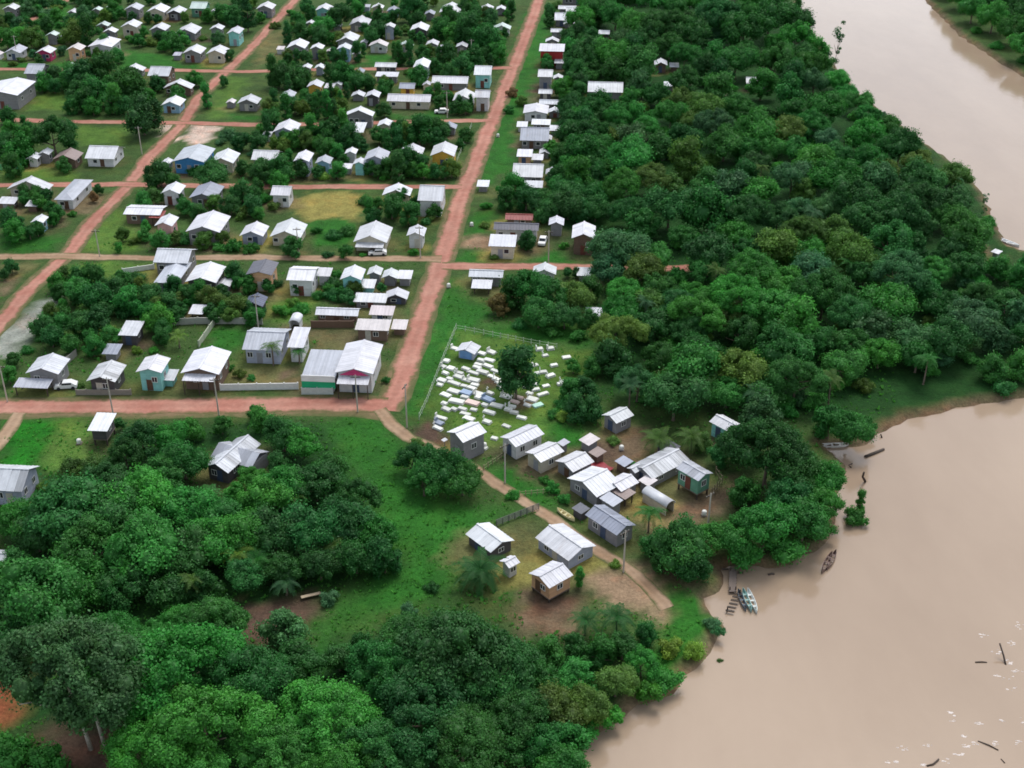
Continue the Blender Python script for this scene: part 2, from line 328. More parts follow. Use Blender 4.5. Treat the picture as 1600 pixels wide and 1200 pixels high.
strip('main_road_verge', MAIN, 5.4, .012, M['verge'], 'sandy verge under the straight main road', .3)
strip('main_road', MAIN, 4.1, .020, M['red'], 'straight red dirt main road running up to the top edge')
strip('diagonal_road_verge', LEFT, 4.6, .016, M['verge'], 'sandy verge of the diagonal dirt road', .3)
strip('diagonal_road', LEFT, 3.3, .024, M['red'], 'pinkish dirt road slanting across the upper left of town')
strip('lower_road_verge', [(-120, 638), (150, 636), (300, 635), (450, 633), (560, 632), (600, 638)], 7.0, .008, M['verge'], 'sandy verge of the lower red road', .5)
strip('lower_road', [(-120, 637), (150, 635), (300, 634), (450, 632), (560, 631), (604, 634)], 4.9, .028, M['red'], 'level red dirt road below the front row of houses')
strip('tan_lane', [(-20, 402), (108, 400), (240, 404), (380, 402), (540, 404), (690, 405)], 3.0, .032, M['sand'], 'narrow tan lane, second cross street from the bottom')
strip('east_lane', [(690, 416), (790, 416), (860, 417), (1100, 420)], 3.4, .034, M['red'], 'red dirt lane branching right from the main road')
strip('third_cross_street', [(-20, 290), (60, 289), (205, 288), (290, 290), (460, 292), (540, 292), (722, 292)], 3.2, .036, M['red'], 'red dirt street, third cross street from the bottom')
strip('fourth_cross_street', [(-20, 186), (100, 190), (280, 192), (400, 195), (520, 194), (640, 190), (768, 188)], 3.2, .038, M['red'], 'red dirt street, fourth cross street from the bottom')
strip('fifth_cross_street', [(-20, 108), (200, 110), (290, 110), (370, 112), (450, 110), (550, 108), (800, 106)], 3.2, .040, M['red'], 'red dirt street, fifth cross street from the bottom')
strip('far_lane', [(150, -25), (112, -5), (70, 15), (30, 40), (0, 60), (-60, 100)], 4.6, .042, M['red'], 'dirt lane crossing the upper left corner')
strip('river_path', [(592, 640), (612, 664), (640, 684), (690, 707), (735, 727), (775, 755), (820, 785), (860, 810), (900, 838), (945, 866), (985, 890), (1010, 915), (1034, 938), (1044, 950)], 2.3, .030, M['sand'], 'sandy footpath slanting from the crossroads down to the river', .3, 'path')
strip('left_track', [(30, 645), (14, 670), (-10, 700), (-60, 760)], 2.6, .034, M['sand'], 'sandy track turning off the lower road at the left edge', .3, 'path')

# ------------------------------------------------------------------ houses
ROOFC = dict(w=lin(232, 234, 239, .86), v=lin(218, 221, 228, .88), g=lin(192, 196, 206, .92), s=lin(158, 164, 178), d=lin(96, 98, 108), r=lin(150, 74, 70), m=lin(208, 226, 220, .92), p=lin(218, 210, 210, .92), k=lin(84, 92, 116), b=lin(150, 132, 126))
ROOFW = dict(w='white', v='pale', g='light grey', s='grey', d='dark grey', r='red', m='pale mint', p='pinkish white', k='slate blue', b='brownish')
WALLC = dict(c=lin(206, 196, 176), w=lin(214, 214, 214), y=lin(224, 176, 72), g=lin(140, 138, 140), d=lin(84, 80, 82), n=lin(120, 98, 84), t=lin(140, 206, 200), b=lin(70, 146, 206), p=lin(226, 172, 168), o=lin(218, 172, 132), e=lin(96, 150, 124), r=lin(178, 52, 52), l=lin(176, 182, 200), f=lin(196, 60, 110), h=lin(150, 190, 214))
WALLW = dict(c='cream', w='white', y='yellow', g='grey', d='dark grey', n='brown', t='turquoise', b='bright blue', p='pink', o='peach', e='green', r='red', l='pale lilac', f='rose', h='light blue')
def prism(a, b, z0, h, rise):
    V = [(-a, -b, z0), (a, -b, z0), (a, -b, h), (0, -b, h + rise), (-a, -b, h), (-a, b, z0), (a, b, z0), (a, b, h), (0, b, h + rise), (-a, b, h)]
    F = [(0, 1, 2, 3, 4), (9, 8, 7, 6, 5), (1, 6, 7, 2), (0, 4, 9, 5), (0, 5, 6, 1), (2, 7, 8, 3), (4, 3, 8, 9)]
    return V, F
def ribbed(length, run, th=.05, pitch=.62, hgt=.03):
    """one roof slope: x along the ridge, y up the slope (0 at the ridge), z out of the roof"""
    xs, zs = [], []; n = max(2, int(length / pitch)); st = length / n
    for i in range(n):
        x = -length / 2 + i * st
        xs += [x, x + .58 * st, x + .68 * st, x + .9 * st]; zs += [0, 0, hgt, hgt]
    xs.append(length / 2); zs.append(0)
    k = len(xs); V = [(x, 0, z) for x, z in zip(xs, zs)] + [(x, -run, z) for x, z in zip(xs, zs)] + [(x, 0, -th) for x in (xs[0], xs[-1])] + [(x, -run, -th) for x in (xs[0], xs[-1])]
    F = [(i + k, i + 1 + k, i + 1, i) for i in range(k - 1)]
    q = 2 * k; F += [(q, q + 1, q + 3, q + 2), tuple([q + 2] + [q + 3] + list(range(2 * k - 1, k - 1, -1))), (q, q + 2, k, 0), (q + 3, q + 1, k - 1, 2 * k - 1)]
    return V, F
WIN = mesh('window', *join(boxes((-.5, .5, -.05, .02, -.5, -.41), (-.5, .5, -.05, .02, .41, .5), (-.5, -.41, -.05, .02, -.41, .41), (.41, .5, -.05, .02, -.41, .41), (-.41, .41, -.012, .02, -.41, .41))), [M['trim'], M['glass']], [0] * 24 + [1] * 6)
WFRAME = mesh('window_frame', *boxes((-.5, .5, -.05, .02, -.5, -.42), (-.5, .5, -.05, .02, .42, .5), (-.5, -.42, -.05, .02, -.42, .42), (.42, .5, -.05, .02, -.42, .42), (-.04, .04, -.045, .02, -.42, .42)), [M['trim']])
WPANE = mesh('pane', *boxes((-.42, .42, -.012, .02, -.42, .42)), [M['glass']])
DOOR = mesh('door', *join(boxes((-.5, .5, -.03, .02, 0, 1)), boxes((-.56, -.5, -.05, .02, 0, 1.04), (.5, .56, -.05, .02, 0, 1.04))), [M['trim']])
UBOX = mesh('unit_block', *boxes((-.5, .5, -.5, .5, 0, 1)), [M['wood']])
UPOST = mesh('unit_post', *boxes((-.5, .5, -.5, .5, 0, 1)), [M['dark']])
UTRIM = mesh('unit_trim', *boxes((-.5, .5, -.5, .5, 0, 1)), [M['trim']])
TRIMW = lin(222, 222, 218); DOORC = [lin(96, 70, 54), lin(150, 150, 156), lin(70, 84, 110), lin(190, 184, 172), lin(110, 60, 50)]
def slope_mat(Xa, Ya, Za, o): return Matrix(((Xa.x, Ya.x, Za.x, o[0]), (Xa.y, Ya.y, Za.y, o[1]), (Xa.z, Ya.z, Za.z, o[2]), (0, 0, 0, 1)))
def roof_geo(kind, Wd, D, h, pit):
    a, b = (Wd / 2, D / 2) if kind in 'da' else (D / 2, Wd / 2)
    rise = a * pit
    return a, b, rise
def outline(kind, Wd, D, h, pit, oh):
    """points whose projection bounds the building (local frame)"""
    a, b, rise = roof_geo(kind, Wd, D, h, pit)
    P = [(sx * Wd / 2, sy * D / 2, 0) for sx in (-1, 1) for sy in (-1, 1)] + [(sx * (Wd / 2 + oh), sy * (D / 2 + oh), h - (oh * pit if kind in 'dc' else 0)) for sx in (-1, 1) for sy in (-1, 1)]
    if kind in 'da': P += [(0, -b - oh, h + rise), (0, b + oh, h + rise)]
    elif kind == 'c': P += [(-b - oh, 0, h + rise), (b + oh, 0, h + rise)]
    elif kind == 's': P += [(-Wd / 2 - oh, D / 2 + oh, h + D * .12), (Wd / 2 + oh, D / 2 + oh, h + D * .12)]
    elif kind == 'h': P += [(0, 0, h + min(Wd, D) / 2 * pit)]
    return P
def bbox(P, cx, cy, yaw):
    c, s = math.cos(yaw), math.sin(yaw)
    Q = [project((cx + x * c - y * s, cy + x * s + y * c, z)) for x, y, z in P]
    return min(q[0] for q in Q), max(q[0] for q in Q), min(q[1] for q in Q), max(q[1] for q in Q)
def fit(x0, x1, y0, y1, kind, h, pit, oh, yaw, ratio=None):
    g = ground((x0 + x1) / 2, y1); Wd, D, cx, cy, h0 = 6.0, 7.0, g.x, g.y + 3, h
    for it in range(60):
        b0, b1, t0, t1 = bbox(outline(kind, Wd, D, h, pit, oh), cx, cy, yaw)
        k = FPX / project((cx, cy, 0))[2]; dep = HC / math.hypot(cy, HC); kd = k * dep
        if ratio is None:
            Wd = min(26, max(1.8, Wd + .6 * ((x1 - x0) - (b1 - b0)) / k)); D2 = D + .6 * ((y1 - y0) - (t1 - t0)) / kd
            if D2 < 2.2: h = max(1.5, h * .97)
            if D2 > 1.3 * Wd and kind in 'dc': h = min(4.0, h * 1.015); D2 = min(D2, 1.7 * Wd)
            if D2 > 1.9 * max(Wd, 6): h = min(5.2, h * 1.02)
            D = min(max(2.2, D2), 20)
        else:
            f = 1 + .6 * ((x1 - x0) / (b1 - b0) - 1); Wd *= f; D = Wd * ratio; h = min(h0 + 1.1, max(h0 - .3, h + .4 * ((y1 - y0) - (t1 - t0)) / k))
        cx += .8 * ((x0 + x1) - (b0 + b1)) / 2 / k; cy -= .8 * (y1 - t1) / kd
    return cx, cy, Wd, D, h
NB = [0]; HB = []
def house(b, kind='d', roof='w', wall='c', label=None, cat='house', name='house', yaw=-4.5, h=2.3, pit=.42, oh=.48, ratio=None, group=None, stilt=0, opts='', size=None, detail=None):
    x0, x1, y0, y1 = b; yaw = R_(yaw)
    if size: 
        cx, cy, Wd, D, hh = fit(x0, x1, y0, y1, kind, h + stilt, pit, oh, yaw, size[1] / size[0]); h = hh - stilt
    else: cx, cy, Wd, D, hh = fit(x0, x1, y0, y1, kind, h + stilt, pit, oh, yaw, ratio); h = hh - stilt
    k = FPX / project((cx, cy, 0))[2]; near = k > 8.4
    rr = random.Random(NB[0] * 13 + 5); NB[0] += 1
    E = empty(name, (cx, cy, 0), yaw); tag(E, label, cat, group)
    E['wall_word'] = WALLW[wall]; E['roof_word'] = ROOFW[roof]
    rf, wf = rr.uniform(.86, 1.06), rr.uniform(.85, 1.1); rc = [min(1, c * rf * rr.uniform(.985, 1.015)) for c in ROOFC[roof][:3]] + [1]; wc = [c * wf for c in WALLC[wall][:3]] + [1]
    a, bb, rise = roof_geo(kind, Wd, D, h, pit); z0 = stilt; zt = stilt + h
    rot = Matrix.Rotation(math.pi / 2, 4, 'Z') if kind == 'c' else Matrix.Identity(4)
    def add(nm, V, F, m, col, sm=False, parent=E):
        V = [rot @ Vector(v) for v in V] if kind == 'c' else V
        return put(nm, mesh(nm, V, F, [m], smooth=sm), parent, color=col)
    open_ = 'o' in opts
    if kind in 'dc':
        if not open_: add('wall', *prism(a, bb, z0, zt, rise - .03), M['wall'], wc)
        th = math.atan(pit); run = (a + oh) / math.cos(th)
        for sg in (1, -1):
            Y = Vector((-sg * math.cos(th), 0, math.sin(th))); Z = Vector((sg * math.sin(th), 0, math.cos(th))); X = Y.cross(Z)
            if near and 'k' in opts:      # separate sheets that can be told apart
                L = 2 * bb + 2 * oh; n = max(4, int(L / 1.05)); V, F = ribbed(L / n * 1.0 - .02, run)
                sm = mesh('roof_sheet', V, F, [M['roof']]); cc = rr.random()
                for i in range(n):
                    off = -L / 2 + (i + .5) * L / n; f = rr.choice([1, 1, .97, .9, .74, .62]) * rr.uniform(.95, 1.03); lift = rr.uniform(.05, .1)
                    s_ = put('roof_sheet', sm, E, color=(rc[0] * f, rc[1] * f, rc[2] * f, 1)); s_.matrix_local = rot @ slope_mat(X, Y, Z, Vector((0, 0, zt + rise)) + X * off + Z * lift)
            else:
                V, F = ribbed(2 * bb + 2 * oh, run); so = put('roof_slope', mesh('roof_slope', V, F, [M['roof']]), E, color=rc)
                so.matrix_local = rot @ slope_mat(X, Y, Z, Vector((0, 0, zt + rise + .06)))
        V, F = boxes((-.16, .16, -bb - oh, bb + oh, zt + rise + .07, zt + rise + .13)); add('ridge_cap', V, F, M['roof'], [c * .93 for c in rc[:3]] + [1])
    elif kind == 's':
        V = [(-Wd / 2, -D / 2, z0), (Wd / 2, -D / 2, z0), (Wd / 2, D / 2, z0), (-Wd / 2, D / 2, z0), (-Wd / 2, -D / 2, zt - .1), (Wd / 2, -D / 2, zt - .1), (Wd / 2, D / 2, zt + D * .12 - .1), (-Wd / 2, D / 2, zt + D * .12 - .1)]
        if not open_: add('wall', V, BF, M['wall'], wc)
        th = math.atan(.12); Y = Vector((0, math.cos(th), math.sin(th))); Z = Vector((0, -math.sin(th), math.cos(th))); X = Vector((1, 0, 0))
        so = put('roof_slope', mesh('roof_slope', *ribbed(Wd + 2 * oh, (D + 2 * oh) / math.cos(th)), [M['roof']]), E, color=rc)
        so.matrix_local = slope_mat(X, Y, Z, Vector((0, D / 2 + oh, zt + (D + oh) * .12)))
    elif kind == 'h':
        add('wall', *boxes((-Wd / 2, Wd / 2, -D / 2, D / 2, z0, zt)), M['wall'], wc)
        m_ = min(Wd, D) / 2 * .98; rz = zt + (m_ + oh) * pit; ex, ey = Wd / 2 + oh, D / 2 + oh; rx, ry = max(.05, Wd / 2 - m_), max(.05, D / 2 - m_)
        V = [(-ex, -ey, zt), (ex, -ey, zt), (ex, ey, zt), (-ex, ey, zt), (-rx, -ry, rz), (rx, -ry, rz), (rx, ry, rz), (-rx, ry, rz)]
        for f in ((0, 1, 5, 4), (1, 2, 6, 5), (2, 3, 7, 6), (3, 0, 4, 7)):
            q = [Vector(V[i]) for i in f]; nn = (q[1] - q[0]).cross(q[3] - q[0]).normalized() * .06
            add('roof_slope', [v + nn * .5 for v in q] + [v - nn * .5 for v in q], [(0, 1, 2, 3), (7, 6, 5, 4), (0, 4, 5, 1), (1, 5, 6, 2), (2, 6, 7, 3), (3, 7, 4, 0)], M['roof'], rc)
        add('ridge_cap', *boxes((-rx - .1, rx + .1, -ry - .1, ry + .1, rz - .02, rz + .05)), M['roof'], rc)
    elif kind == 'a':
        n = 12; rad = a + .1; V, F = [], []
        for sgn, r_ in ((0, rad), (1, rad - .06)):
            for e in (-bb - oh, bb + oh):
                for i in range(n + 1):
                    an = math.pi * i / n; V.append((r_ * math.cos(an), e, zt + r_ * .75 * math.sin(an)))
        q = n + 1
        for i in range(n): F += [(i, i + 1, q + i + 1, q + i), (3 * q + i, 3 * q + i + 1, 2 * q + i + 1, 2 * q + i), (i + 1, i, 2 * q + i, 2 * q + i + 1), (q + i, q + i + 1, 3 * q + i + 1, 3 * q + i)]
        F += [(0, q, 3 * q, 2 * q), (q - 1, 3 * q - 1, 4 * q - 1, 2 * q - 1)]
        add('roof', V, F, M['roof'], rc, True)
        bs = [(-a, -a + .12, -bb, bb, z0, zt), (a - .12, a, -bb, bb, z0, zt), (-a + .12, a - .12, bb - .12, bb, z0, zt)]
        if 'f' in opts: bs.append((-a + .12, a - .12, -bb, -bb + .12, z0, zt))
        add('wall', *boxes(*bs), M['wall'], wc)
        if 'f' in opts:
            V = [(r_[0], -bb + .05, r_[2]) for r_ in [(rad * .96 * math.cos(math.pi * i / n), 0, zt + rad * .72 * math.sin(math.pi * i / n)) for i in range(n + 1)]]
            add('end_panel', V + [(v[0], -bb + .12, v[2]) for v in V], [tuple(range(n, -1, -1)), tuple(range(n + 1, 2 * n + 2))] + [(i, i + 1, i + n + 2, i + n + 1) for i in range(n)], M['wall'], wc)
    if not open_ and 'n' not in opts and kind != 'a':
        ww = 1.0 if near else 1.1; wz = z0 + h * .56; wh = min(1.05, h * .4)
        dm = rr.choice(DOORC)
        def win(x, y, rz):
            if near:
                o = put('window', WFRAME, E, (x, y, wz), (0, 0, rz), (ww, 1, wh), TRIMW); put('pane', WPANE, o)
            else: put('window', WIN, E, (x, y, wz), (0, 0, rz), (ww, 1, wh), TRIMW)
        dx = rr.uniform(-.16, .16) * Wd
        if Wd > 2.4: put('door', DOOR, E, (dx, -D / 2 - .012, z0 + .05), None, (.9, 1, min(2.05, h * .78)), dm)
        if Wd > 3.4: win(dx + Wd * .27 if dx < 0 else dx - Wd * .27, -D / 2 - .012, 0)
        if Wd > 5.5: win(-Wd * .34 if dx > 0 else -Wd * .38 + min(0, dx) * .0, -D / 2 - .012, 0) if abs((-Wd * .34) - (dx - Wd * .27 if dx >= 0 else 99)) > 1.3 else None
        vis = 1 if math.cos(yaw) * (0 - cx) + math.sin(yaw) * (0 - cy) > 0 else -1
        for q in ((-.25, .25) if D > 5 else (0,)): win(vis * (Wd / 2 + .012), q * D, math.pi / 2 * vis)
    if stilt:
        nxp, nyp = max(2, int(Wd / 2.4) + 1), max(2, int(D / 2.4) + 1)
        for i in range(nxp):
            for j in range(nyp):
                put('stilt', UPOST, E, (-Wd / 2 + .15 + (Wd - .3) * i / (nxp - 1), -D / 2 + .15 + (D - .3) * j / (nyp - 1), 0), None, (.2, .2, stilt))
        put('floor_deck', UBOX, E, (0, 0, stilt - .12), None, (Wd + .12, D + .12, .115))
    if open_:
        hz = lambda x, y: zt + (a - abs(y if kind == 'c' else x)) * pit if kind in 'dc' else zt + (y + D / 2) * .12
        for sx in (-1, 1):
            for q in ((-1, 0, 1) if D > 5 else (-1, 1)):
                x, y = sx * (Wd / 2 - .1), q * (D / 2 - .1); put('post', UPOST, E, (x, y, 0), None, (.16, .16, hz(x, y)))
    if 'p' in opts:           # porch roof in front
        ph = zt - (.35 if 'f' not in opts else .75); pd = 2.0 if 'f' not in opts else 2.4
        so = put('porch_roof', mesh('porch_roof', *ribbed(Wd * .96, pd), [M['roof']]), E, color=[c * .96 for c in rc[:3]] + [1])
        th = math.atan(.14); so.matrix_local = slope_mat(Vector((1, 0, 0)), Vector((0, math.cos(th), math.sin(th))), Vector((0, -math.sin(th), math.cos(th))), Vector((0, -D / 2 - .01, ph)))
        for sx in (-1, 0, 1): put('porch_post', UPOST, E, (sx * Wd * .45, -D / 2 - pd + .2, 0), None, (.12, .12, ph - .33))
    if 'f' in opts and kind != 'a':           # painted gable front board
        add('gable_board', [(-a * .9, -bb - oh - .06, zt - .45), (a * .9, -bb - oh - .06, zt - .45), (0, -bb - oh - .06, zt + rise), (-a * .9, -bb - oh - .01, zt - .45), (a * .9, -bb - oh - .01, zt - .45), (0, -bb - oh - .01, zt + rise)], [(0, 1, 2), (5, 4, 3), (0, 3, 4, 1), (1, 4, 5, 2), (2, 5, 3, 0)], M['wall'], WALLC['f'])
    E['px'] = (x0 + x1) / 2; E['dims'] = (Wd, D, h); HB.append(b)
    return E
def row(phrase, specs, group, side='left'):
    hs_ = []
    for s in specs:
        kw = s[4] if len(s) > 4 and isinstance(s[4], dict) else {}
        hs_.append((house(s[0], s[1], s[2], s[3], group=group, **kw), kw))
    hs_.sort(key=lambda e: e[0]['px'])
    for i, (E, kw) in enumerate(hs_):
        if 'label' in kw: continue
        op = 'o' in kw.get('opts', '')
        what = f"open {E['roof_word']} roofed shelter" if op else f"{E['wall_word']} house with {E['roof_word']} roof"
        E['label'] = f"{what}, {ordn(i + 1)} from {side} {phrase}"
    return hs_
sh = dict(name='shed', cat='shed', h=2.1, opts='n'); op = dict(name='shelter', cat='shelter', opts='o', h=2.2)
row('in the roadside front row', [
 ((40, 110, 552, 606), 'd', 'v', 'g', dict(opts='k', pit=.36, h=3)), ((20, 84, 590, 620), 's', 'g', 'd', dict(name='porch_shelter', cat='shelter', opts='o', oh=.2)),
 ((135, 198, 563, 616), 'd', 'w', 'd', dict(opts='k', label='white sheet roofed house with dark grey gable beside the leaning pole', pit=.36)),
 ((212, 267, 554, 611), 'd', 'w', 't', dict(label='pale turquoise gabled house facing the lower red road', pit=.3)), ((256, 271, 585, 604), 's', 'w', 't', dict(sh)),
 ((282, 362, 541, 610), 'd', 'w', 'n', dict(opts='p', pit=.3)),
 ((378, 456, 512, 569), 'c', 'g', 'l', dict(pit=.35, h=3)), ((448, 486, 511, 566), 's', 'w', 'w', dict(h=3.2)),
 ((523, 599, 529, 614), 'd', 'w', 'w', dict(opts='fp', pit=.26, h=2.9, label='large white roofed shop with magenta gable at the crossroads'))], 'houses facing the lower red road')
row('behind the roadside front row', [
 ((447, 477, 499, 516), 'a', 'w', 'w', dict(sh, h=1.2)), ((492, 564, 480, 503), 'c', 'w', 'n', dict(h=2.2)), ((576, 618, 484, 502), 's', 'p', 'w', dict(h=2.2)), ((554, 612, 498, 533), 's', 'p', 'n', dict(h=2.4)), ((611, 638, 500, 524), 's', 'p', 'n', dict(sh)),
 ((552, 607, 461, 482), 's', 'w', 'g', dict(h=2.2)), ((600, 640, 452, 476), 'd', 'w', 'd', dict(h=2.2)), ((380, 419, 458, 492), 'd', 'k', 'd', dict(sh)), ((184, 227, 501, 540), 's', 'v', 'd', {}), ((163, 188, 544, 563), 's', 's', 'g', dict(sh)), ((299, 319, 489, 500), 's', 'w', 'g', dict(op, h=1.8, name='canopy'))], 'buildings in the block above the lower road')
row('just below the tan lane', [
 ((239, 309, 388, 432), 'c', 'v', 'g', dict(h=3.2)), ((240, 300, 409, 458), 'h', 'g', 'g', dict(pit=.3)), ((289, 354, 409, 461), 'd', 'w', 'd', dict(pit=.32)), ((341, 362, 436, 456), 'd', 'w', 'g', dict(sh)), ((384, 436, 405, 456), 'd', 'd', 'o', dict(pit=.25, label='dark grey roofed house with peach front just below tan lane')),
 ((447, 500, 416, 463), 'c', 'w', 'w', dict(h=3, pit=.3)), ((495, 519, 418, 446), 's', 'w', 'w', {}), ((531, 572, 414, 461), 'd', 'w', 't', {}), ((566, 585, 436, 460), 's', 'w', 't', dict(sh)), ((574, 598, 415, 445), 'd', 'w', 'g', {}), ((596, 624, 419, 447), 'd', 'w', 'g', {}), ((620, 646, 422, 447), 's', 'w', 'g', {})], 'houses below the tan lane')
row('just above the tan lane', [
 ((192, 262, 320, 351), 'c', 'w', 'n', dict(pit=.2, h=2.4)), ((232, 260, 329, 353), 's', 'r', 'r', dict(op, label='small red awning behind the pink walled house')), ((241, 280, 334, 379), 'd', 'w', 'p', dict(label='small pink walled house with white roof above the tan lane')), ((290, 361, 329, 384), 'd', 'w', 'k' if 0 else 'g', dict(pit=.34)), ((374, 421, 346, 383), 'd', 'w', 'l', {}), ((421, 481, 341, 385), 'd', 'w', 'c', {}),
 ((552, 614, 345, 393), 'd', 'w', 'c', dict(opts='p')), ((635, 667, 351, 388), 'd', 'w', 'w', {})], 'houses above the tan lane')
row('below the third cross street', [((251, 291, 284, 321), 'd', 'w', 'w', {}), ((295, 351, 284, 325), 'd', 's', 'g', dict(pit=.35)), ((422, 461, 291, 324), 'c', 'w', 'w', {}), ((597, 645, 286, 319), 'd', 'w', 'c', {}), ((652, 699, 281, 339), 'c', 'v', 'w', dict(h=4.2, opts='', label='tall two storey white house at the third cross street corner'))], 'houses below the third cross street')
row('at the left diagonal roadside', [((11, 84, 275, 309), 'd', 'w', 'c', {}), ((84, 146, 280, 327), 'h', 'g', 'w', dict(pit=.3)), ((-6, 31, 310, 327), 's', 'w', 'n', {}), ((44, 61, 317, 331), 's', 'w', 'n', dict(sh)), ((48, 76, 335, 364), 'd', 'w', 'h', dict(h=2.4))], 'houses left of the diagonal road')
row('above the third cross street', [((269, 337, 225, 272), 'd', 'g', 'b', dict(pit=.28, label='bright blue house with grey roof beside the diagonal road')), ((327, 376, 232, 270), 'd', 'w', 'c', {}), ((392, 442, 235, 263), 'c', 'w', 'g', {}), ((458, 491, 231, 276), 'd', 'w', 'l', {}), ((492, 521, 242, 273), 'd', 'g', 'h', {}), ((540, 558, 230, 255), 'd', 'w', 'w', dict(sh)),
 ((551, 574, 246, 274), 'd', 'w', 't', {}), ((568, 610, 230, 274), 'd', 'g', 'l', {}), ((624, 664, 224, 254), 'd', 'w', 'c', {}), ((672, 715, 221, 263), 'd', 'w', 'y', dict(label='pale yellow house with white roof at the main road corner'))], 'houses above the third cross street')
row('left of the diagonal road', [((43, 64, 238, 261), 'd', 'w', 'w', {}), ((61, 82, 231, 256), 'd', 'v', 'g', {}), ((81, 131, 231, 263), 'd', 'b', 'n', {}), ((132, 196, 228, 261), 'c', 'w', 'w', dict(label='long white house with white roof left of the diagonal road'))], 'houses left of the diagonal road above the third street')
row('below the fourth cross street', [((426, 471, 186, 223), 'd', 'w', 'l', {}), ((539, 586, 166, 200), 'd', 'w', 'g', dict(h=3.4)), ((550, 574, 191, 219), 's', 'w', 'w', dict(op)), ((589, 615, 185, 213), 'd', 'w', 'c', {}), ((688, 715, 190, 211), 'd', 's', 'g', {})], 'houses below the fourth cross street')
row('above the fourth cross street', [((-30, 57, 121, 171), 'd', 'w', 'g', dict(pit=.2)), ((37, 81, 100, 136), 'c', 'g', 'g', {}), ((192, 229, 99, 120), 'd', 'w', 'g', {}), ((230, 276, 104, 137), 'c', 'v', 'n', {}), ((255, 305, 123, 150), 'd', 'w', 'n', {}), ((251, 291, 149, 177), 'd', 'w', 'h', {}), ((101, 120, 98, 112), 'd', 'w', 'c', dict(sh)),
 ((370, 409, 147, 174), 'd', 'v', 'g', {}), ((437, 464, 140, 165), 'd', 'h' if 0 else 'g', 'h', {}), ((479, 507, 124, 155), 'd', 'w', 'y', dict(label='bright yellow walled house with white roof above fourth cross street')), ((510, 521, 130, 146), 's', 'w', 'd', dict(sh)), ((548, 572, 141, 158), 'd', 'v', 'g', dict(sh)), ((570, 596, 140, 166), 'd', 'v', 'd', {}), ((604, 676, 147, 171), 'c', 'w', 'c', dict(label='long low cream house above the fourth cross street')), ((623, 651, 130, 150), 'c', 's', 'y', {}),
 ((674, 734, 119, 142), 'c', 'w', 'g', {}), ((740, 771, 103, 138), 'c', 'w', 't', {}), ((707, 744, 138, 172), 'd', 'w', 'w', dict(pit=.5)), ((741, 768, 141, 174), 'c', 'v', 'w', {}), ], 'houses above the fourth cross street')
row('below the fifth cross street', [((470, 489, 99, 114), 'd', 'w', 'g', {}), ((491, 509, 99, 118), 'd', 'w', 'l', {}), ((553, 571, 106, 124), 'd', 's', 'g', {}), ((585, 622, 98, 116), 'c', 'w', 'd', {}), ((586, 624, 112, 130), 's', 'w', 'g', {}), ((645, 674, 90, 126), 'd', 'w', 'l', {})], 'houses below the fifth cross street')
row('above the fifth cross street', [((6, 44, 69, 94), 'd', 'g', 'w', {}), ((55, 89, 71, 96), 'd', 'w', 'f', dict(label='rose pink walled house with white roof by the left edge')), ((103, 135, 67, 96), 'd', 'p', 'o', dict(label='small peach walled house beside the rose pink house')), ((137, 190, 57, 92), 'd', 'w', 'w', dict(pit=.22)), ((71, 94, 48, 70), 'd', 'm', 'g', {}), ((285, 323, 69, 98), 'd', 'w', 'g', {}), ((322, 359, 70, 99), 'd', 'w', 'c', {}), 
 ((447, 484, 60, 90), 'd', 'w', 'g', {}), ((484, 508, 67, 93), 'd', 'w', 'g', {}), ((525, 563, 49, 76), 'd', 'w', 'g', {}), ((526, 551, 67, 97), 'd', 'v', 'h', {}), ((576, 608, 61, 83), 'd', 'p', 'w', {}), ((619, 647, 64, 82), 'd', 'm', 'c', {}), ((665, 687, 61, 84), 'd', 'w', 'g', {}), ((712, 732, 65, 84), 'd', 'w', 'g', {})], 'houses above the fifth cross street')
row('in the second row from top', [((150, 174, 33, 48), 'd', 'm', 'g', {}), ((160, 186, 42, 60), 'd', 'w', 'g', {}), ((188, 223, 30, 59), 'd', 'w', 'c', {}), ((233, 267, 35, 65), 'd', 'w', 'g', {}), ((273, 316, 36, 63), 'd', 'w', 'g', {}), ((327, 352, 37, 62), 'd', 'v', 'g', {}), ((354, 382, 35, 72), 'd', 'v', 't', {}), ((475, 496, 31, 45), 'd', 'w', 'g', {}), ((520, 535, 35, 48), 'd', 'w', 'g', dict(sh)), ((545, 581, 24, 50), 'd', 'w', 'g', {}), ((599, 619, 35, 62), 'd', 'w', 'l', {}), ((640, 672, 34, 62), 'd', 'w', 'd', {}), ((770, 799, 35, 56), 'd', 'm', 'w', {})], 'houses in the second row from the top')
row('in the topmost row', [((3, 33, 5, 29), 'd', 'w', 'g', {}), ((104, 125, 13, 32), 'd', 'w', 'g', {}), ((145, 160, 10, 24), 'd', 'm', 'g', dict(sh)), ((166, 183, 5, 22), 'd', 'm', 'g', dict(sh)), ((194, 226, 4, 30), 'd', 'g', 'g', {}), ((228, 267, 5, 32), 'd', 'w', 'c', {}), ((260, 293, 9, 32), 'd', 'v', 'd', {}), ((296, 330, 3, 27), 'c', 'm', 'e', {}), ((400, 432, 2, 28), 'd', 'w', 'g', {}), ((492, 522, 5, 31), 'd', 'w', 't', {}), ((580, 601, 5, 21), 'd', 'w', 'c', {}), ((604, 625, 9, 29), 'd', 's', 'h', {}), ((663, 681, 15, 32), 'd', 's', 'g', {}), ((686, 723, 3, 30), 'd', 'w', 'w', {}), ((751, 772, 6, 22), 'd', 'w', 'g', {}), ((775, 791, 8, 24), 'd', 'w', 'g', {})], 'houses in the topmost row')
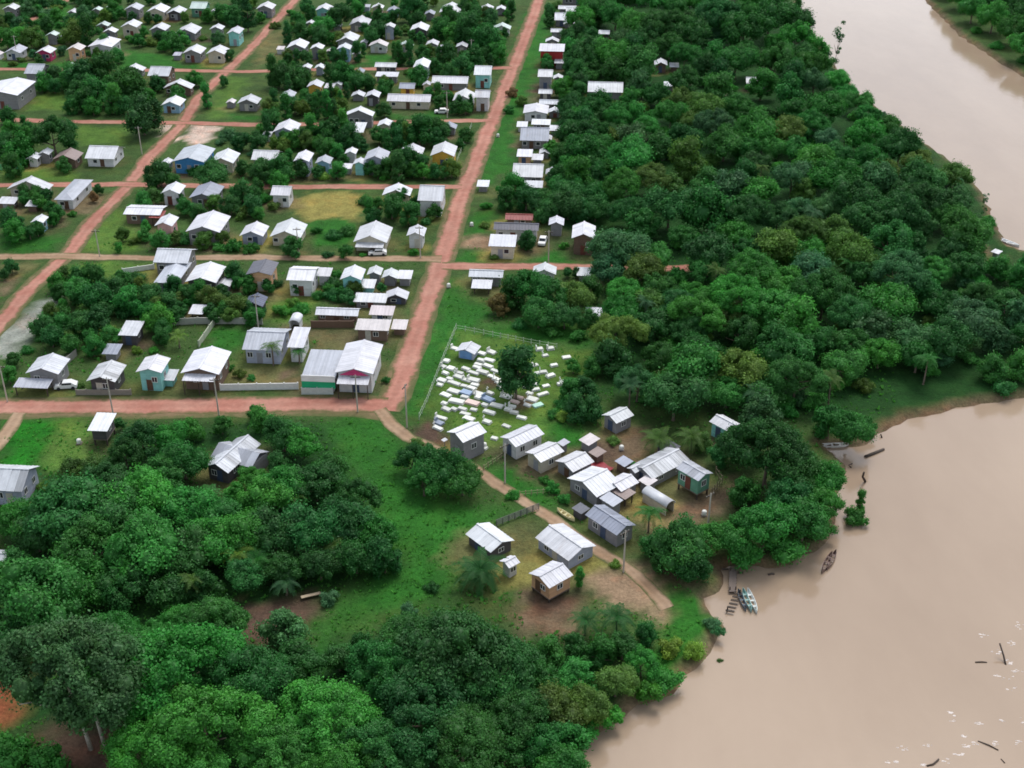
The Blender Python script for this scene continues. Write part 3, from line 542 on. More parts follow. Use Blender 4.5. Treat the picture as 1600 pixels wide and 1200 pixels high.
hs_r = row('x', [((877, 921, -8, 8), 'c', 'v', 'g', {}), ((872, 901, 9, 24), 'c', 'w', 'g', {}), ((866, 898, 20, 42), 'c', 'v', 'g', {}), ((860, 879, 45, 60), 'c', 'w', 'g', {}), ((852, 874, 57, 72), 'd', 'w', 'g', {}), ((842, 883, 68, 104), 's', 'w', 'r', dict(h=4.6, label='red walled two storey house on the main road')), ((840, 865, 109, 141), 'c', 'w', 'g', {}), ((841, 864, 140, 155), 'c', 'w', 'd', dict(h=2)), ((842, 879, 156, 171), 'c', 'v', 'd', dict(h=2)),
 ((817, 858, 161, 190), 'd', 'w', 'w', dict(pit=.2)), ((855, 877, 169, 184), 'd', 'w', 'g', {}), ((830, 861, 186, 204), 's', 'w', 'g', dict(h=2)), ((812, 860, 199, 233), 'c', 's', 'g', {}), ((807, 833, 233, 258), 's', 'w', 'o', {}), ((800, 851, 256, 290), 'c', 'w', 'g', {}), ((818, 849, 282, 305), 's', 'v', 'g', {})], 'houses along the right side of the main road')
hs_r += row('x', [((884, 908, 12, 28), 'c', 'w', 'g', {}), ((880, 900, 30, 44), 'd', 'w', 'g', {}), ((866, 882, 92, 108), 's', 'v', 'g', dict(h=2)), ((864, 880, 116, 130), 'd', 'w', 'g', {}), ((810, 822, 194, 206), 's', 'w', 'w', dict(h=1.9)), ((858, 876, 196, 212), 's', 'w', 'g', dict(h=2)), ((845, 858, 234, 248), 'd', 'w', 'g', {}), ((834, 846, 246, 258), 's', 'w', 'g', dict(h=1.8)), ((852, 872, 262, 280), 'd', 'v', 'g', {}), ((846, 862, 210, 226), 'd', 'w', 'd', {})], 'houses along the right side of the main road')
for i, (E, kw) in enumerate(sorted(hs_r, key=lambda e: -e[0].location.y)):
    if 'label' not in kw: E['label'] = f"{E['wall_word']} walled {E['roof_word']} roofed house, {ordn(i + 1)} from the top right of main road"
row('among trees beyond the roadside houses', [((935, 953, 47, 63), 's', 'w', 'd', {}), ((1022, 1043, 91, 114), 'd', 'w', 'n', {}), ((1046, 1061, 99, 112), 's', 'w', 'n', dict(sh)), ((918, 974, 128, 156), 'c', 'w', 'g', {}), ((1037, 1054, 128, 142), 's', 'w', 'g', dict(sh)), ((1164, 1200, 121, 142), 'c', 'w', 'g', {}), ((1222, 1245, 10, 26), 's', 'm', 'g', dict(sh))], 'houses among the riverside trees')
row('around the red lane', [((771, 843, 348, 379), 'c', 'd', 'w', dict(label='dark roofed long building beside the red lane', h=3)), ((789, 834, 336, 352), 'c', 'r', 'n', dict(label='red roofed shed behind the dark roofed long building')), ((763, 808, 366, 405), 's', 'w', 'c', dict(h=3)), ((857, 882, 337, 369), 'd', 'w', 'g', {}), ((893, 931, 346, 399), 'd', 'w', 'n', {}), ((732, 788, 421, 448), 'c', 'v', 'g', {}), ((736, 770, 442, 460), 's', 'w', 'g', dict(op)), ((832, 870, 410, 443), 'd', 'w', 'w', {}), ((902, 923, 425, 440), 's', 'w', 'g', dict(sh)), ((914, 945, 480, 508), 's', 'v', 'w', dict(sh)),
 ((747, 763, 283, 300), 's', 'w', 'g', dict(name='kiosk', cat='kiosk', h=2.2, label='small white roofed kiosk on the grass beside main road'))], 'buildings along the red lane')
row('in the lower left forest', [((136, 183, 648, 697), 's', 'w', 'd', dict(stilt=1.2, h=2.2, ratio=1.6, label='small white roofed hut on posts below the lower red road')), ((-30, 63, 726, 790), 'c', 'v', 'l', dict(opts='k', pit=.5, h=3, label='striped white sheet roofed house at the left edge')), ((-40, 21, 858, 892), 'c', 'v', 'g', {})], 'houses in the lower left forest')
# backyard sheds between the upper houses
sr = random.Random(41); SHB = []
for b in list(HB):
    if b[3] > 300 or b[0] > 780 or b[0] < 5 or sr.random() > .62: continue
    k_ = (b[3] + 577) / 900; w_ = sr.uniform(13, 21) * k_; x = sr.choice([b[0] - w_ - 1, b[1] + 1]); y = b[3] - sr.uniform(1, 9) * k_; q = (x, x + w_, y - sr.uniform(13, 18) * k_, y)
    if any(q[0] < c[1] + 1 and q[1] > c[0] - 1 and q[2] < c[3] and q[3] > c[2] for c in HB + SHB): continue
    cy_ = (q[2] + q[3]) / 2
    if abs(x - (835 - .367 * cy_)) < 34 or abs(x + w_ / 2 - (468 - cy_)) < 36 or any(q[2] - 2 < yy < q[3] + 4 for yy in (109, 191, 291)): continue
    SHB.append(q)
for lo_, hi_, ph_ in ((-20, 60, 'in the topmost gardens'), (60, 110, 'above the fifth cross street'), (110, 192, 'above the fourth cross street'), (192, 300, 'above the third cross street')):
    hs_ = sorted([house(q, sr.choice('dsd'), sr.choice('wwvgp'), sr.choice('wgclg'), name='backyard_shed', cat='shed', h=1.9, opts='n', oh=.25, group='backyard sheds') for q in SHB if lo_ < q[3] <= hi_], key=lambda e: e['px'])
    for i, E in enumerate(hs_): E['label'] = f"small {E['roof_word']} roofed backyard shed, {ordn(i + 1)} from left {ph_}"
# cross shaped corrugated roof standing among the trees
E1 = house((318, 408, 684, 756), 'd', 'v', 'd', label='cross shaped house with wavy corrugated roof among the trees', yaw=-24, size=(4.8, 11), pit=.5, opts='k', h=2.8, group='houses in the lower left forest')
w1, d1, h1 = E1['dims']; rz1 = h1 + w1 / 2 * .5 + .02
for sg in (1, -1):
    th = math.atan(.5); Y = Vector((0, -sg * math.cos(th), math.sin(th))); Z = Vector((0, sg * math.sin(th), math.cos(th))); X = Y.cross(Z)
    for side, n_ in ((1, 3), (-1, 2)):
        for i in range(n_):
            s_ = put('roof_sheet', mesh('roof_sheet', *ribbed(1.28, 2.7), [M['roof']]), E1, color=[c * (.74 if i % 2 else .96) for c in ROOFC['g'][:3]] + [1])
            s_.matrix_local = slope_mat(X, Y, Z, Vector((side * (1.1 + i * 1.3), d1 * .12, rz1 - .12 + .02 * i)))
put('wall', mesh('wall', *boxes((w1 / 2 + .01, 4.3, d1 * .12 - 1.9, d1 * .12 + 1.9, 0, h1 - .2)), [M['wall']]), E1, color=WALLC['g'])

# houses along the river path: their own orientation
YP = -49.7
def rhouse(b, size, kind, roof, wall, label, **kw): return house(b, kind, roof, wall, label=label, yaw=kw.pop('yaw', YP), size=size, group='houses along the river path', oh=kw.pop('oh', .35), **kw)
rhouse((698, 761, 659, 722), (5.2, 6.2), 'd', 'w', 'g', 'grey walled two storey house with white roof beside the cemetery', h=3.6, pit=.4)
rhouse((689, 700, 684, 700), (2.0, 2.4), 's', 'w', 'g', 'small white lean-to beside the grey cemetery house', h=1.6, name='shed', cat='shed', opts='n')
rhouse((781, 851, 663, 718), (5.0, 8.4), 'd', 'w', 'w', 'all white hall with gabled front next to the cemetery', h=2.2, pit=.34)
rhouse((820, 882, 690, 740), (5.0, 6.8), 'd', 'w', 'c', 'cream house right behind the all white hall', h=2.2, pit=.34)
rhouse((870, 891, 692, 708), (2.2, 2.6), 's', 'g', 'g', 'little grey shed behind the cream house on river path', h=1.9, name='shed', cat='shed', opts='n')
rhouse((867, 929, 705, 752), (5.2, 5.8), 'd', 'w', 'g', 'grey walled house with white gable roof by the red tarpaulin', h=2.3, pit=.36)
rhouse((919, 948, 704, 728), (2.8, 3.0), 's', 'b', 'n', 'brownish lean-to shed behind the grey walled house', h=2.2, name='shed', cat='shed', opts='n')
rhouse((904, 938, 688, 708), (3.2, 3.6), 's', 'p', 'g', 'patched pinkish shed roof near the bare brown yard', h=2.0, name='shed', cat='shed', opts='n')
rhouse((886, 972, 738, 792), (8.0, 6.2), 'd', 'w', 'g', 'big white roofed house with broad gable facing river path', h=2.4, pit=.34)
rhouse((946, 999, 739, 782), (4.4, 5.0), 'd', 'w', 'g', 'white roofed wing joined to the big house', h=2.2, pit=.34)
rhouse((914, 994, 789, 855), (7.6, 4.0), 'c', 's', 'g', 'long grey house with patchy silver roof beside the path', h=2.1, pit=.42, opts='k')
rhouse((985, 1078, 704, 762), (4.6, 8.6), 'd', 'v', 'g', 'long pale roofed house with skewed dark end by the yard', h=2.2, pit=.34, opts='k')
rhouse((979, 1006, 728, 754), (2.8, 3.0), 'd', 'w', 'g', 'small white gabled annex beside the long pale house', h=2.4, name='shed', cat='shed', opts='n')
rhouse((1056, 1114, 720, 782), (5.6, 3.6), 'c', 'g', 'e', 'green walled house on posts with patchy pale roof', h=2.3, pit=.36, stilt=1.1, opts='k', oh=.3)
rhouse((1024, 1064, 698, 720), (4.4, 3.4), 's', 'd', 'd', 'dark grey lean-to behind the long pale roofed house', h=1.9, name='shed', cat='shed', opts='n', oh=.3)
rhouse((960, 990, 722, 740), (3.4, 2.8), 's', 's', 'n', 'flat grey shed roof between the big house and brown yard', h=1.8, name='shed', cat='shed', opts='n', oh=.3)
rhouse((997, 1028, 748, 772), (3.0, 2.8), 's', 'p', 'g', 'mauve lean-to beside the white barrel vaulted shed', h=2.0, name='shed', cat='shed', opts='n', oh=.3)
rhouse((955, 994, 766, 792), (3.6, 2.6), 's', 'b', 'n', 'brown open lean-to at the side of the big house', h=1.9, name='shelter', cat='shelter', opts='o', oh=.3)
rhouse((936, 974, 785, 806), (3.8, 2.4), 's', 'g', 'g', 'blue grey lean-to behind the patchy silver roofed house', h=2.2, name='shed', cat='shed', opts='n', oh=.3)
rhouse((893, 922, 790, 814), (3.2, 2.6), 's', 'd', 'd', 'low dark shed between the big house and silver house', h=1.7, name='shed', cat='shed', opts='n', oh=.2)
rhouse((1002, 1056, 762, 806), (2.4, 6.4), 'a', 'w', 'c', 'white barrel vaulted shed with dark open end', h=1.5, oh=.15, yaw=YP + 90, name='shed', cat='shed')
rhouse((727, 804, 820, 876), (6.2, 4.6), 'c', 'w', 'd', 'white roofed house with grey gable beside the big palm', h=2.1, pit=.36)
rhouse((780, 813, 868, 903), (2.4, 2.2), 'd', 'w', 'w', 'small white outhouse between the palm and the peach house', h=2.4, name='shed', cat='shed', opts='')
rhouse((836, 932, 818, 890), (7.4, 5.4), 'c', 'w', 'l', 'large white roofed house with lilac grey gable on path', h=2.2, pit=.36)
rhouse((826, 896, 880, 943), (4.4, 4.6), 'd', 'w', 'o', 'peach plank house on stilts in the bare yard', h=2.5, pit=.36, stilt=.7, oh=.3)
rhouse((940, 991, 636, 678), (5.0, 6.0), 'd', 'w', 'g', 'white roofed house above the brown yard by the palms', h=2.1)
rhouse((1108, 1160, 648, 694), (5.4, 4.0), 'c', 'w', 't', 'turquoise walled house half hidden behind the riverside tree', h=2.1)
rhouse((1548, 1567, 396, 406), (2.6, 2.4), 's', 'w', 'g', 'small white roofed hut on the far river point', h=1.8, name='hut', cat='hut', opts='n')
# green fronted shop with grey roof
G = house((471, 538, 546, 612), 's', 'g', 'w', label='grey roofed shop with green and white front beside magenta shop', cat='shop', name='shop', h=3.0, opts='n', group='houses facing the lower red road')
gw, gd, gh = G['dims']
put('signboard', UTRIM, G, (0, -gd / 2 - .8, 2.3), None, (gw + .9, .12, 1.15), lin(236, 238, 236)); put('green_panel', UTRIM, G, (0, -gd / 2 - .82, 1.1), None, (gw + .9, .1, 1.19), lin(20, 172, 120))
put('shop_door', DOOR, G, (0, -gd / 2 - .012, .02), None, (1.4, 1, 1.9), lin(80, 90, 90))
for sx in (-1, 1): put('post', UTRIM, G, (sx * gw * .48, -gd / 2 - .8, 0), None, (.16, .16, 1.09), lin(225, 225, 222))

# trodden earth round the houses goes into the ground's cover
yr = random.Random(9)
for E in [o for o in S.objects if o.type == 'EMPTY' and 'dims' in o]:
    d = E['dims']; rad = max(d[0], d[1]) * .5 + yr.uniform(.5, 3); c = np.array([E.location.x + yr.uniform(-1, 1.5), E.location.y - yr.uniform(0, 2.5)])
    sel = np.where((np.abs(GP - c) < rad + 6).all(1))[0]; w = np.clip((rad - np.linalg.norm(pw[sel] - c, axis=1)) / 3 + .5, 0, 1)[:, None] * yr.choice([.3, .5, .75, .9])
    cov[sel] = cov[sel] * (1 - w) + np.array(yr.choice([BROWN, OLIVE, OLIVE, YELLOW, MUD])) * w
ca = gm.attributes.new('cover', 'FLOAT_COLOR', 'POINT'); ca.data.foreach_set('color', np.column_stack([cov, np.ones(len(cov))]).astype(np.float32).ravel())

# ------------------------------------------------------------------ trees
def lobes_for(kind, rg):
    L = []
    if kind == 'giant':
        for i in range(105):
            z = rg.uniform(-.25, 1); an = rg.uniform(0, 6.283); r = math.sqrt(max(0, 1 - max(z, 0) ** 2)) * rg.uniform(.72, 1.0) * (1 if z > 0 else 1 + z * .8)
            L.append((r * math.cos(an), r * math.sin(an), z * .62 * rg.uniform(.85, 1.08), rg.uniform(.13, .21)))
    elif kind == 'broad':
        for i in range(46):
            z = rg.uniform(-.25, 1); an = rg.uniform(0, 6.283); r = math.sqrt(max(0, 1 - max(z, 0) ** 2)) * rg.uniform(.6, .92) * (1 if z > 0 else 1 + z)
            L.append((r * math.cos(an), r * math.sin(an), z * .6 * rg.uniform(.8, 1.12), rg.uniform(.18, .31)))
    elif kind == 'round':
        for i in range(28):
            z = rg.uniform(-.75, 1); an = rg.uniform(0, 6.283); r = math.sqrt(max(0, 1 - z * z)) * rg.uniform(.4, .8)
            L.append((r * math.cos(an), r * math.sin(an), z * .72, rg.uniform(.22, .4)))
    elif kind == 'tall':
        for i in range(26):
            z = rg.uniform(-1, 1); an = rg.uniform(0, 6.283); r = (1 - .45 * z) * .45 * math.sqrt(max(0.05, 1 - z * z)) * rg.uniform(.5, 1.1)
            L.append((r * math.cos(an), r * math.sin(an), z * 1.15, rg.uniform(.18, .34)))
    elif kind == 'shrub':
        for i in range(16):
            an = rg.uniform(0, 6.283); r = rg.uniform(0, .78); L.append((r * math.cos(an), r * math.sin(an), rg.uniform(-.35, .35) * (1.1 - r), rg.uniform(.22, .42)))
    elif kind == 'sparse':
        for i in range(13):
            z = rg.uniform(-1, 1.1); an = rg.uniform(0, 6.283); r = rg.uniform(.1, .6); L.append((r * math.cos(an), r * math.sin(an), z * 1.6, rg.uniform(.14, .26)))
    L = np.array(L); an = np.arctan2(L[:, 1], L[:, 0]); p1, p2 = rg.uniform(0, 6.283, 2)
    f = 1 + .20 * np.sin(2 * an + p1) + .12 * np.sin(3 * an + p2); L[:, 0] *= f; L[:, 1] *= f          # lopsided outline
    L[:, 2] += (.12 * np.sin(an + p2) + rg.normal(0, .06, len(L))) * (1 if kind != 'shrub' else .6)
    L[:, 3] *= np.clip(rg.lognormal(0, .28, len(L)), .55, 1.7); return L
ICO_V = np.array([(0, 0, 1), *[(.894 * math.cos(a), .894 * math.sin(a), .447) for a in np.arange(5) * 1.2566], *[(.894 * math.cos(a), .894 * math.sin(a), -.447) for a in np.arange(5) * 1.2566 + .6283], (0, 0, -1)])
ICO_F = np.array([(0, i, i % 5 + 1) for i in range(1, 6)] + [(i, 5 + i, i % 5 + 1) for i in range(1, 6)] + [(i % 5 + 1, 5 + i, 5 + i % 5 + 1) for i in range(1, 6)] + [(11, 5 + i % 5 + 1, 5 + i) for i in range(1, 6)])
def crown_mesh(kind, seed, per, leaf, core=.66):
    rg = np.random.default_rng(seed); L = lobes_for(kind, rg); n = len(L) * per
    li = np.repeat(np.arange(len(L)), per); C = L[li, :3]; r = L[li, 3]
    d = rg.normal(size=(n, 3)); d[:, 2] += .35; d /= np.linalg.norm(d, axis=1)[:, None]
    pos = C + d * (r * (rg.uniform(.7, 1.12, n) + (rg.random(n) < .14) * rg.uniform(0, .5, n)))[:, None] * np.array([1, 1, .85])
    nr = d + rg.normal(size=(n, 3)) * .55; nr[:, 2] += .35; nr /= np.linalg.norm(nr, axis=1)[:, None]
    t = np.cross(nr, rg.normal(size=(n, 3))); t /= np.linalg.norm(t, axis=1)[:, None] + 1e-9; b = np.cross(nr, t)
    s = leaf * rg.uniform(.6, 1.35, n)[:, None]; asp = rg.uniform(.45, .8, n)[:, None]
    V = np.stack([pos - t * s, pos - b * s * asp + nr * s * .12, pos + t * s - nr * s * .22, pos + b * s * asp + nr * s * .12], 1).reshape(-1, 3)
    lt = rg.uniform(.72, 1.25, len(L))                       # each clump its own leaf tone
    tone = np.repeat(lt[li] * rg.uniform(.88, 1.12, n), 4)
    F = np.arange(n * 4).reshape(-1, 4)
    CV = (ICO_V[None] * (L[:, 3] * core)[:, None, None] * rg.uniform(.85, 1.15, (len(L), 12, 1)) + L[:, None, :3]).reshape(-1, 3)
    CF = (ICO_F[None] + (np.arange(len(L)) * 12)[:, None, None] + len(V)).reshape(-1, 3)
    return np_mesh('crown', np.vstack([V, CV]), F, M['leaf'], np.concatenate([tone, np.full(len(CV), .85)]), CF)
def trunk_mesh(seed, limbs=5, lean=.1):
    """unit tall trunk reaching 1 at the crown centre, limbs spreading above .55; x and y are scaled by the crown radius"""
    rr = random.Random(seed); lx, ly = rr.uniform(-lean, lean), rr.uniform(-lean, lean)
    at = lambda z: Vector((lx * z * z, ly * z * z, z))
    parts = [tube([at(0), at(.08), at(.3), at(.55), at(.8), at(1.05)], [.085, .062, .052, .045, .032, .014], 7)]
    for i in range(limbs):
        an = i / limbs * 6.283 + rr.uniform(-.4, .4); z = rr.uniform(.45, .8); p = at(z); e = rr.uniform(.5, .8)
        q = p + Vector((math.cos(an) * e * .5, math.sin(an) * e * .5, .16)); w = p + Vector((math.cos(an) * e, math.sin(an) * e, .34))
        parts.append(tube([p, q, w], [.03, .02, .008], 5))
    return mesh('trunk', *join(*parts), [M['bark']], smooth=True)
PROTO = dict(giant=[crown_mesh('giant', s, 270, .028) for s in (1, 2, 3)], broad=[crown_mesh('broad', s, 230, .040) for s in (4, 5, 6, 31, 32)], round=[crown_mesh('round', s, 200, .055) for s in (7, 8, 9, 10)],
             tall=[crown_mesh('tall', s, 160, .06) for s in (11, 12)], shrub=[crown_mesh('shrub', s, 170, .065) for s in (13, 14, 15)], sparse=[crown_mesh('sparse', s, 70, .07, .3) for s in (16,)])
TRUNKS = [trunk_mesh(s) for s in range(4)]
LEAFC = dict(d=lin(42, 96, 42), m=lin(50, 116, 46), b=lin(58, 128, 46), o=lin(74, 108, 44), y=lin(98, 134, 48), g=lin(56, 102, 62), u=lin(50, 92, 40), r=lin(104, 84, 52))
LEAFW = dict(d='dark green', m='green', b='bright green', o='olive green', y='yellowish green', g='greyish green', u='green', r='brownish')
SIZES = dict(giant=('domed tree', 'domed_tree', .85), broad=('spreading tree', 'spreading_tree', .66), round=('rounded tree', 'round_tree', .66), tall=('upright tree', 'upright_tree', 1.15), shrub=('low shrub', 'shrub', .42), sparse=('thin sparse tree', 'sparse_tree', 2.2))
TREES = []
def tree(cx, cy, r, kind='o', colr=None, label=None, hk=None, wat=False):
    kind = dict(o='round', b='broad', g='giant', t='tall', s='shrub', x='sparse')[kind]
    word, nm, f = SIZES[kind]; rr = random.Random(int(cx * 31 + cy * 17)); colr = colr or rr.choice('ddmmmgob' if kind != 'shrub' else 'mbboy')
    R = 3.0; hc = 2.5
    for it in range(12):
        g = ground(cx, cy, hc); k = FPX / project(g)[2]; R = r / k; hc = (hk or f) * R + (0.9 if kind == 'shrub' else 0.5 if R < 4 else 1.4)
        if kind == 'shrub': hc = .38 * R
    g = ground(cx, cy, hc)
    if kind == 'sparse': R *= 1.0
    if kind == 'round' and cx < 800 and cy < 625: nm = 'garden_tree'
    E = empty(nm, (g.x, g.y, -1.1 if wat else 0), rr.uniform(0, 6.283)); E['px'] = cx; E['py'] = project((g.x, g.y, 0))[1]
    bv = rr.uniform(.78, 1.32); col = [min(1, c * bv * q) for c, q in zip(LEAFC[colr][:3], (1.22 * rr.uniform(.8, 1.3), 1.26, 1.2 * rr.uniform(.8, 1.2)))] + [1]
    c = put('crown', rr.choice(PROTO[kind]), E, (0, 0, hc), (0, 0, 0), (R * rr.uniform(.94, 1.06), R * rr.uniform(.94, 1.06), R * rr.uniform(.9, 1.12)), col)
    if kind != 'shrub': put('trunk', rr.choice(TRUNKS), E, (0, 0, 0), None, (R * .9 if kind != 'sparse' else R * .5, R * .9 if kind != 'sparse' else R * .5, hc * 1.02))
    else: put('stem', TRUNKS[0], E, (0, 0, 0), None, (R * .5, R * .5, hc))
    E['word'] = f'{LEAFW[colr]} {word}'; E['kindword'] = word
    if label: E['label'] = label
    E['cy'] = cy; E['r'] = r
    TREES.append(E); return E
FROND = []
def frond_mesh(seed):
    rr = random.Random(seed); V, F = [], []; n = 13; pts = []
    for i in range(n + 1):
        s = i / n; pts.append(Vector((s * .95 - .08 * s ** 3, 0, .42 * s - .82 * s * s)))
    w = lambda s: .03 + .25 * math.sin(min(1, s * 1.25 + .12) * 2.6) ** 1 * (1 - .35 * s)
    for i in range(n):
        a, b = pts[i], pts[i + 1]; s = (i + .5) / n
        for sg in (-1, 1):
            for q in (0, .5):
                o = a.lerp(b, q); e = a.lerp(b, q + .24); L = w(s) * rr.uniform(.85, 1.1); tip = o + Vector((.13 * L / .25, sg * L, -L * .45)); k = len(V)
                V += [o, e, tip + Vector((.02, 0, 0)), tip]; F.append((k, k + 1, k + 2, k + 3) if sg < 0 else (k + 3, k + 2, k + 1, k))
    V2, F2 = tube(pts, [.018 - .0012 * i for i in range(n + 1)], 4); k = len(V); V += V2; F += [tuple(i + k for i in f) for f in F2]
    m = mesh('frond', V, F, [M['leaf']]); a = m.attributes.new('tone', 'FLOAT', 'POINT'); a.data.foreach_set('value', [rr.uniform(.8, 1.2) for _ in range(len(V))]); return m
FR = [frond_mesh(s) for s in (1, 2, 3)]
PTR = mesh('palm_trunk', *tube([(0, 0, 0), (.02, 0, .1), (.05, .01, .5), (.02, .02, 1)], [.16, .12, .095, .085], 8), [M['bark']], smooth=True)
def palm(cx, cy, r, label, hk=1.0, colr='m', n=16):
    rr = random.Random(int(cx * 7 + cy)); hc = 4.0
    for it in range(12):
        g = ground(cx, cy, hc); k = FPX / project(g)[2]; R = r / k; hc = hk * R + .6
    g = ground(cx, cy, hc); E = empty('palm_tree', (g.x, g.y, 0), rr.uniform(0, 6)); E['px'] = cx; E['py'] = project((g.x, g.y, 0))[1]
    put('trunk', PTR, E, (0, 0, 0), None, (1.3, 1.3, hc))
    col = LEAFC[colr]
    for i in range(n):
        el = (-.5, -.15, .25)[i % 3] + rr.uniform(-.12, .12); f = rr.uniform(.85, 1.2)
        put('frond', FR[i % 3], E, (.026 * hc * 0, 0, hc), (0, -(.25 + el), i * 2.39996 + rr.uniform(-.1, .1)), (R * rr.uniform(.95, 1.15),) * 3, [c * f for c in col[:3]] + [1])
    tag(E, label, 'palm', 'palm trees'); return E

T = lambda s: [tree(*a) for a in s]
# upper left town
T([(45, 0, 18, 'o'), (10, 62, 18, 'o'), (48, 62, 18, 'o', 'o'), (30, 56, 14, 'o'), (115, 52, 20, 'o', 'o'), (137, 48, 20, 't', 'd'), (175, 16, 13, 'o'), (345, 20, 15, 'o'), (366, 26, 17, 'o', 'd'), (385, 20, 20, 't', 'd'), (225, 50, 9, 'o'), (318, 60, 7, 's'), (205, 62, 12, 's'), (240, 66, 12, 's'), (360, 86, 9, 'o'),
   (130, 118, 28, 'o', 'd'), (165, 112, 30, 'o', 'd'), (197, 130, 28, 'o', 'd'), (150, 145, 24, 'o', 'd'), (218, 138, 18, 'o', 'd'), (178, 153, 19, 't', 'm'), (110, 122, 22, 'o'), (88, 116, 14, 'o', 'g'), (276, 150, 15, 'o', 'm'), (306, 124, 14, 'o'), (322, 150, 15, 't', 'm'), (350, 127, 9, 'o', 'd'),
   (222, 182, 32, 'o', 'd'), (82, 212, 34, 'b', 'd'), (35, 236, 26, 'o', 'm'), (12, 182, 14, 'o', 'd'), (36, 190, 9, 't'), (6, 214, 10, 'o'), (250, 274, 24, 'o', 'd'), (272, 284, 13, 'o', 'd'), (332, 274, 26, 'b', 'd'), (300, 268, 12, 's'), (378, 262, 13, 'o', 'd'), (355, 212, 16, 's', 'g'), (378, 222, 16, 'o', 'd'), (345, 222, 10, 's', 'g'), (2, 40, 12, 'o'), (90, 62, 12, 's'), (165, 70, 14, 'o', 'd'), (190, 20, 10, 'o'), (130, 25, 16, 'o', 'g'), (20, 100, 8, 's')])
# upper middle town
T([(480, 12, 14, 'o'), (532, 26, 20, 'o', 'd'), (560, 6, 14, 'o', 'd'), (640, 14, 22, 'o', 'd'), (652, 32, 14, 'o', 'd'), (735, 48, 26, 'o', 'd'), (762, 62, 24, 'o', 'd'), (780, 82, 18, 'o', 'm'), (768, 28, 14, 'o'), (742, 90, 20, 'o', 'd'), (700, 86, 20, 'o', 'd'), (722, 104, 18, 'o', 'd'), (640, 84, 15, 't', 'd'), (661, 98, 13, 'o', 'd'), (590, 48, 16, 'o', 'd'), (578, 58, 15, 'o', 'd'), (505, 46, 20, 'o', 'm'), (470, 50, 16, 'o', 'd'), (530, 62, 11, 'o'), (557, 80, 12, 't', 'd'), (520, 84, 10, 'o', 'd'),
   (445, 120, 22, 'o', 'd'), (470, 126, 15, 'o', 'd'), (535, 116, 22, 'o', 'd'), (560, 122, 12, 'o'), (598, 138, 13, 'o', 'm'), (702, 116, 15, 'o', 'd'), (460, 166, 15, 'o', 'd'), (484, 162, 14, 'o', 'd'), (426, 186, 19, 'o', 'd'), (532, 156, 10, 't', 'm'), (516, 156, 8, 's'), (718, 160, 9, 't', 'd'), (736, 162, 9, 't', 'd'), (672, 146, 11, 'o'), (600, 172, 13, 'o', 'd'), (440, 98, 8, 's'), (700, 22, 12, 'o', 'd'), (725, 12, 12, 'o', 'd'), (430, 40, 10, 's'), (455, 20, 9, 's'), (690, 45, 18, 'o', 'd'), (620, 50, 10, 'o'), (575, 30, 10, 'o', 'd'), (790, 20, 8, 's'), (640, 112, 10, 's'), (680, 105, 12, 'o', 'd'),
   (520, 206, 24, 'o', 'd'), (546, 216, 22, 'o', 'd'), (566, 226, 12, 'o'), (592, 212, 16, 'o', 'd'), (622, 216, 18, 'o', 'd'), (655, 204, 26, 'o', 'd'), (682, 216, 16, 'o', 'd'), (692, 200, 12, 'o', 'g'), (720, 226, 8, 'o', 'd'), (526, 236, 12, 'o', 'm'), (498, 222, 12, 'o'), (640, 256, 24, 'o', 'd'), (662, 268, 14, 'o', 'm'), (695, 270, 11, 'o', 'm'), (412, 270, 22, 'o', 'd'), (440, 266, 22, 'o', 'd'), (436, 286, 16, 'o', 'm'), (465, 250, 9, 'o'), (400, 240, 12, 's', 'g'), (505, 275, 10, 's'), (600, 278, 8, 's')])
# the wood between main road and river
T([(888, 62, 16, 'o', 'd'), (908, 30, 22, 'b', 'm'), (932, 18, 24, 'b', 'd'), (962, 26, 28, 'b', 'm'), (905, 112, 17, 'o', 'd'), (892, 92, 14, 'o', 'd'), (922, 84, 26, 'b', 'd'), (952, 86, 28, 'b', 'm'), (988, 82, 26, 'o', 'd'), (1000, 44, 28, 'b', 'm'), (1040, 38, 34, 'g', 'd'), (1082, 58, 32, 'b', 'd'), (1122, 26, 38, 'g', 'd'), (1162, 50, 38, 'b', 'd'), (1202, 30, 36, 'b', 'd'), (1244, 62, 27, 'b', 'm'), (1150, 96, 30, 'b', 'd'), (1212, 98, 32, 'b', 'm'), (1268, 104, 28, 'b', 'm'), (1308, 128, 22, 'b', 'b'), (1070, 86, 24, 'b', 'm'), (1102, 106, 22, 'o', 'd'), (1246, 18, 16, 't', 'd'), (1182, 0, 30, 'b', 'm'), (1090, 2, 30, 'b', 'm'), (1024, 4, 26, 'b', 'm'), (975, 0, 24, 'b', 'd'), (1005, 102, 32, 'o', 'd'), (962, 112, 22, 'o', 'd'),
   (902, 142, 16, 'o', 'd'), (890, 190, 22, 'o', 'd'), (912, 190, 22, 'o', 'd'), (892, 214, 24, 'o', 'd'), (908, 236, 28, 'o', 'd'), (882, 246, 22, 'o', 'd'), (872, 276, 22, 'o', 'd'), (902, 276, 28, 'o', 'm'), (798, 292, 22, 'o', 'm'), (922, 262, 22, 'o', 'd'), (802, 146, 12, 's', 'r'), (817, 160, 13, 's', 'o'), (797, 172, 12, 's', 'm'), (862, 232, 14, 'o'), (888, 130, 10, 'o'), (1240, 120, 24, 'o', 'd'), (1190, 132, 26, 'o', 'm'), (1110, 128, 22, 's', 'm'), (870, 8, 10, 's'), (918, 4, 16, 'o', 'm'), (1280, 80, 18, 'o', 'm')])
tree(1309, 66, 17, 'x', 'g', 'thin sparse tree leaning over the river at the wood edge')
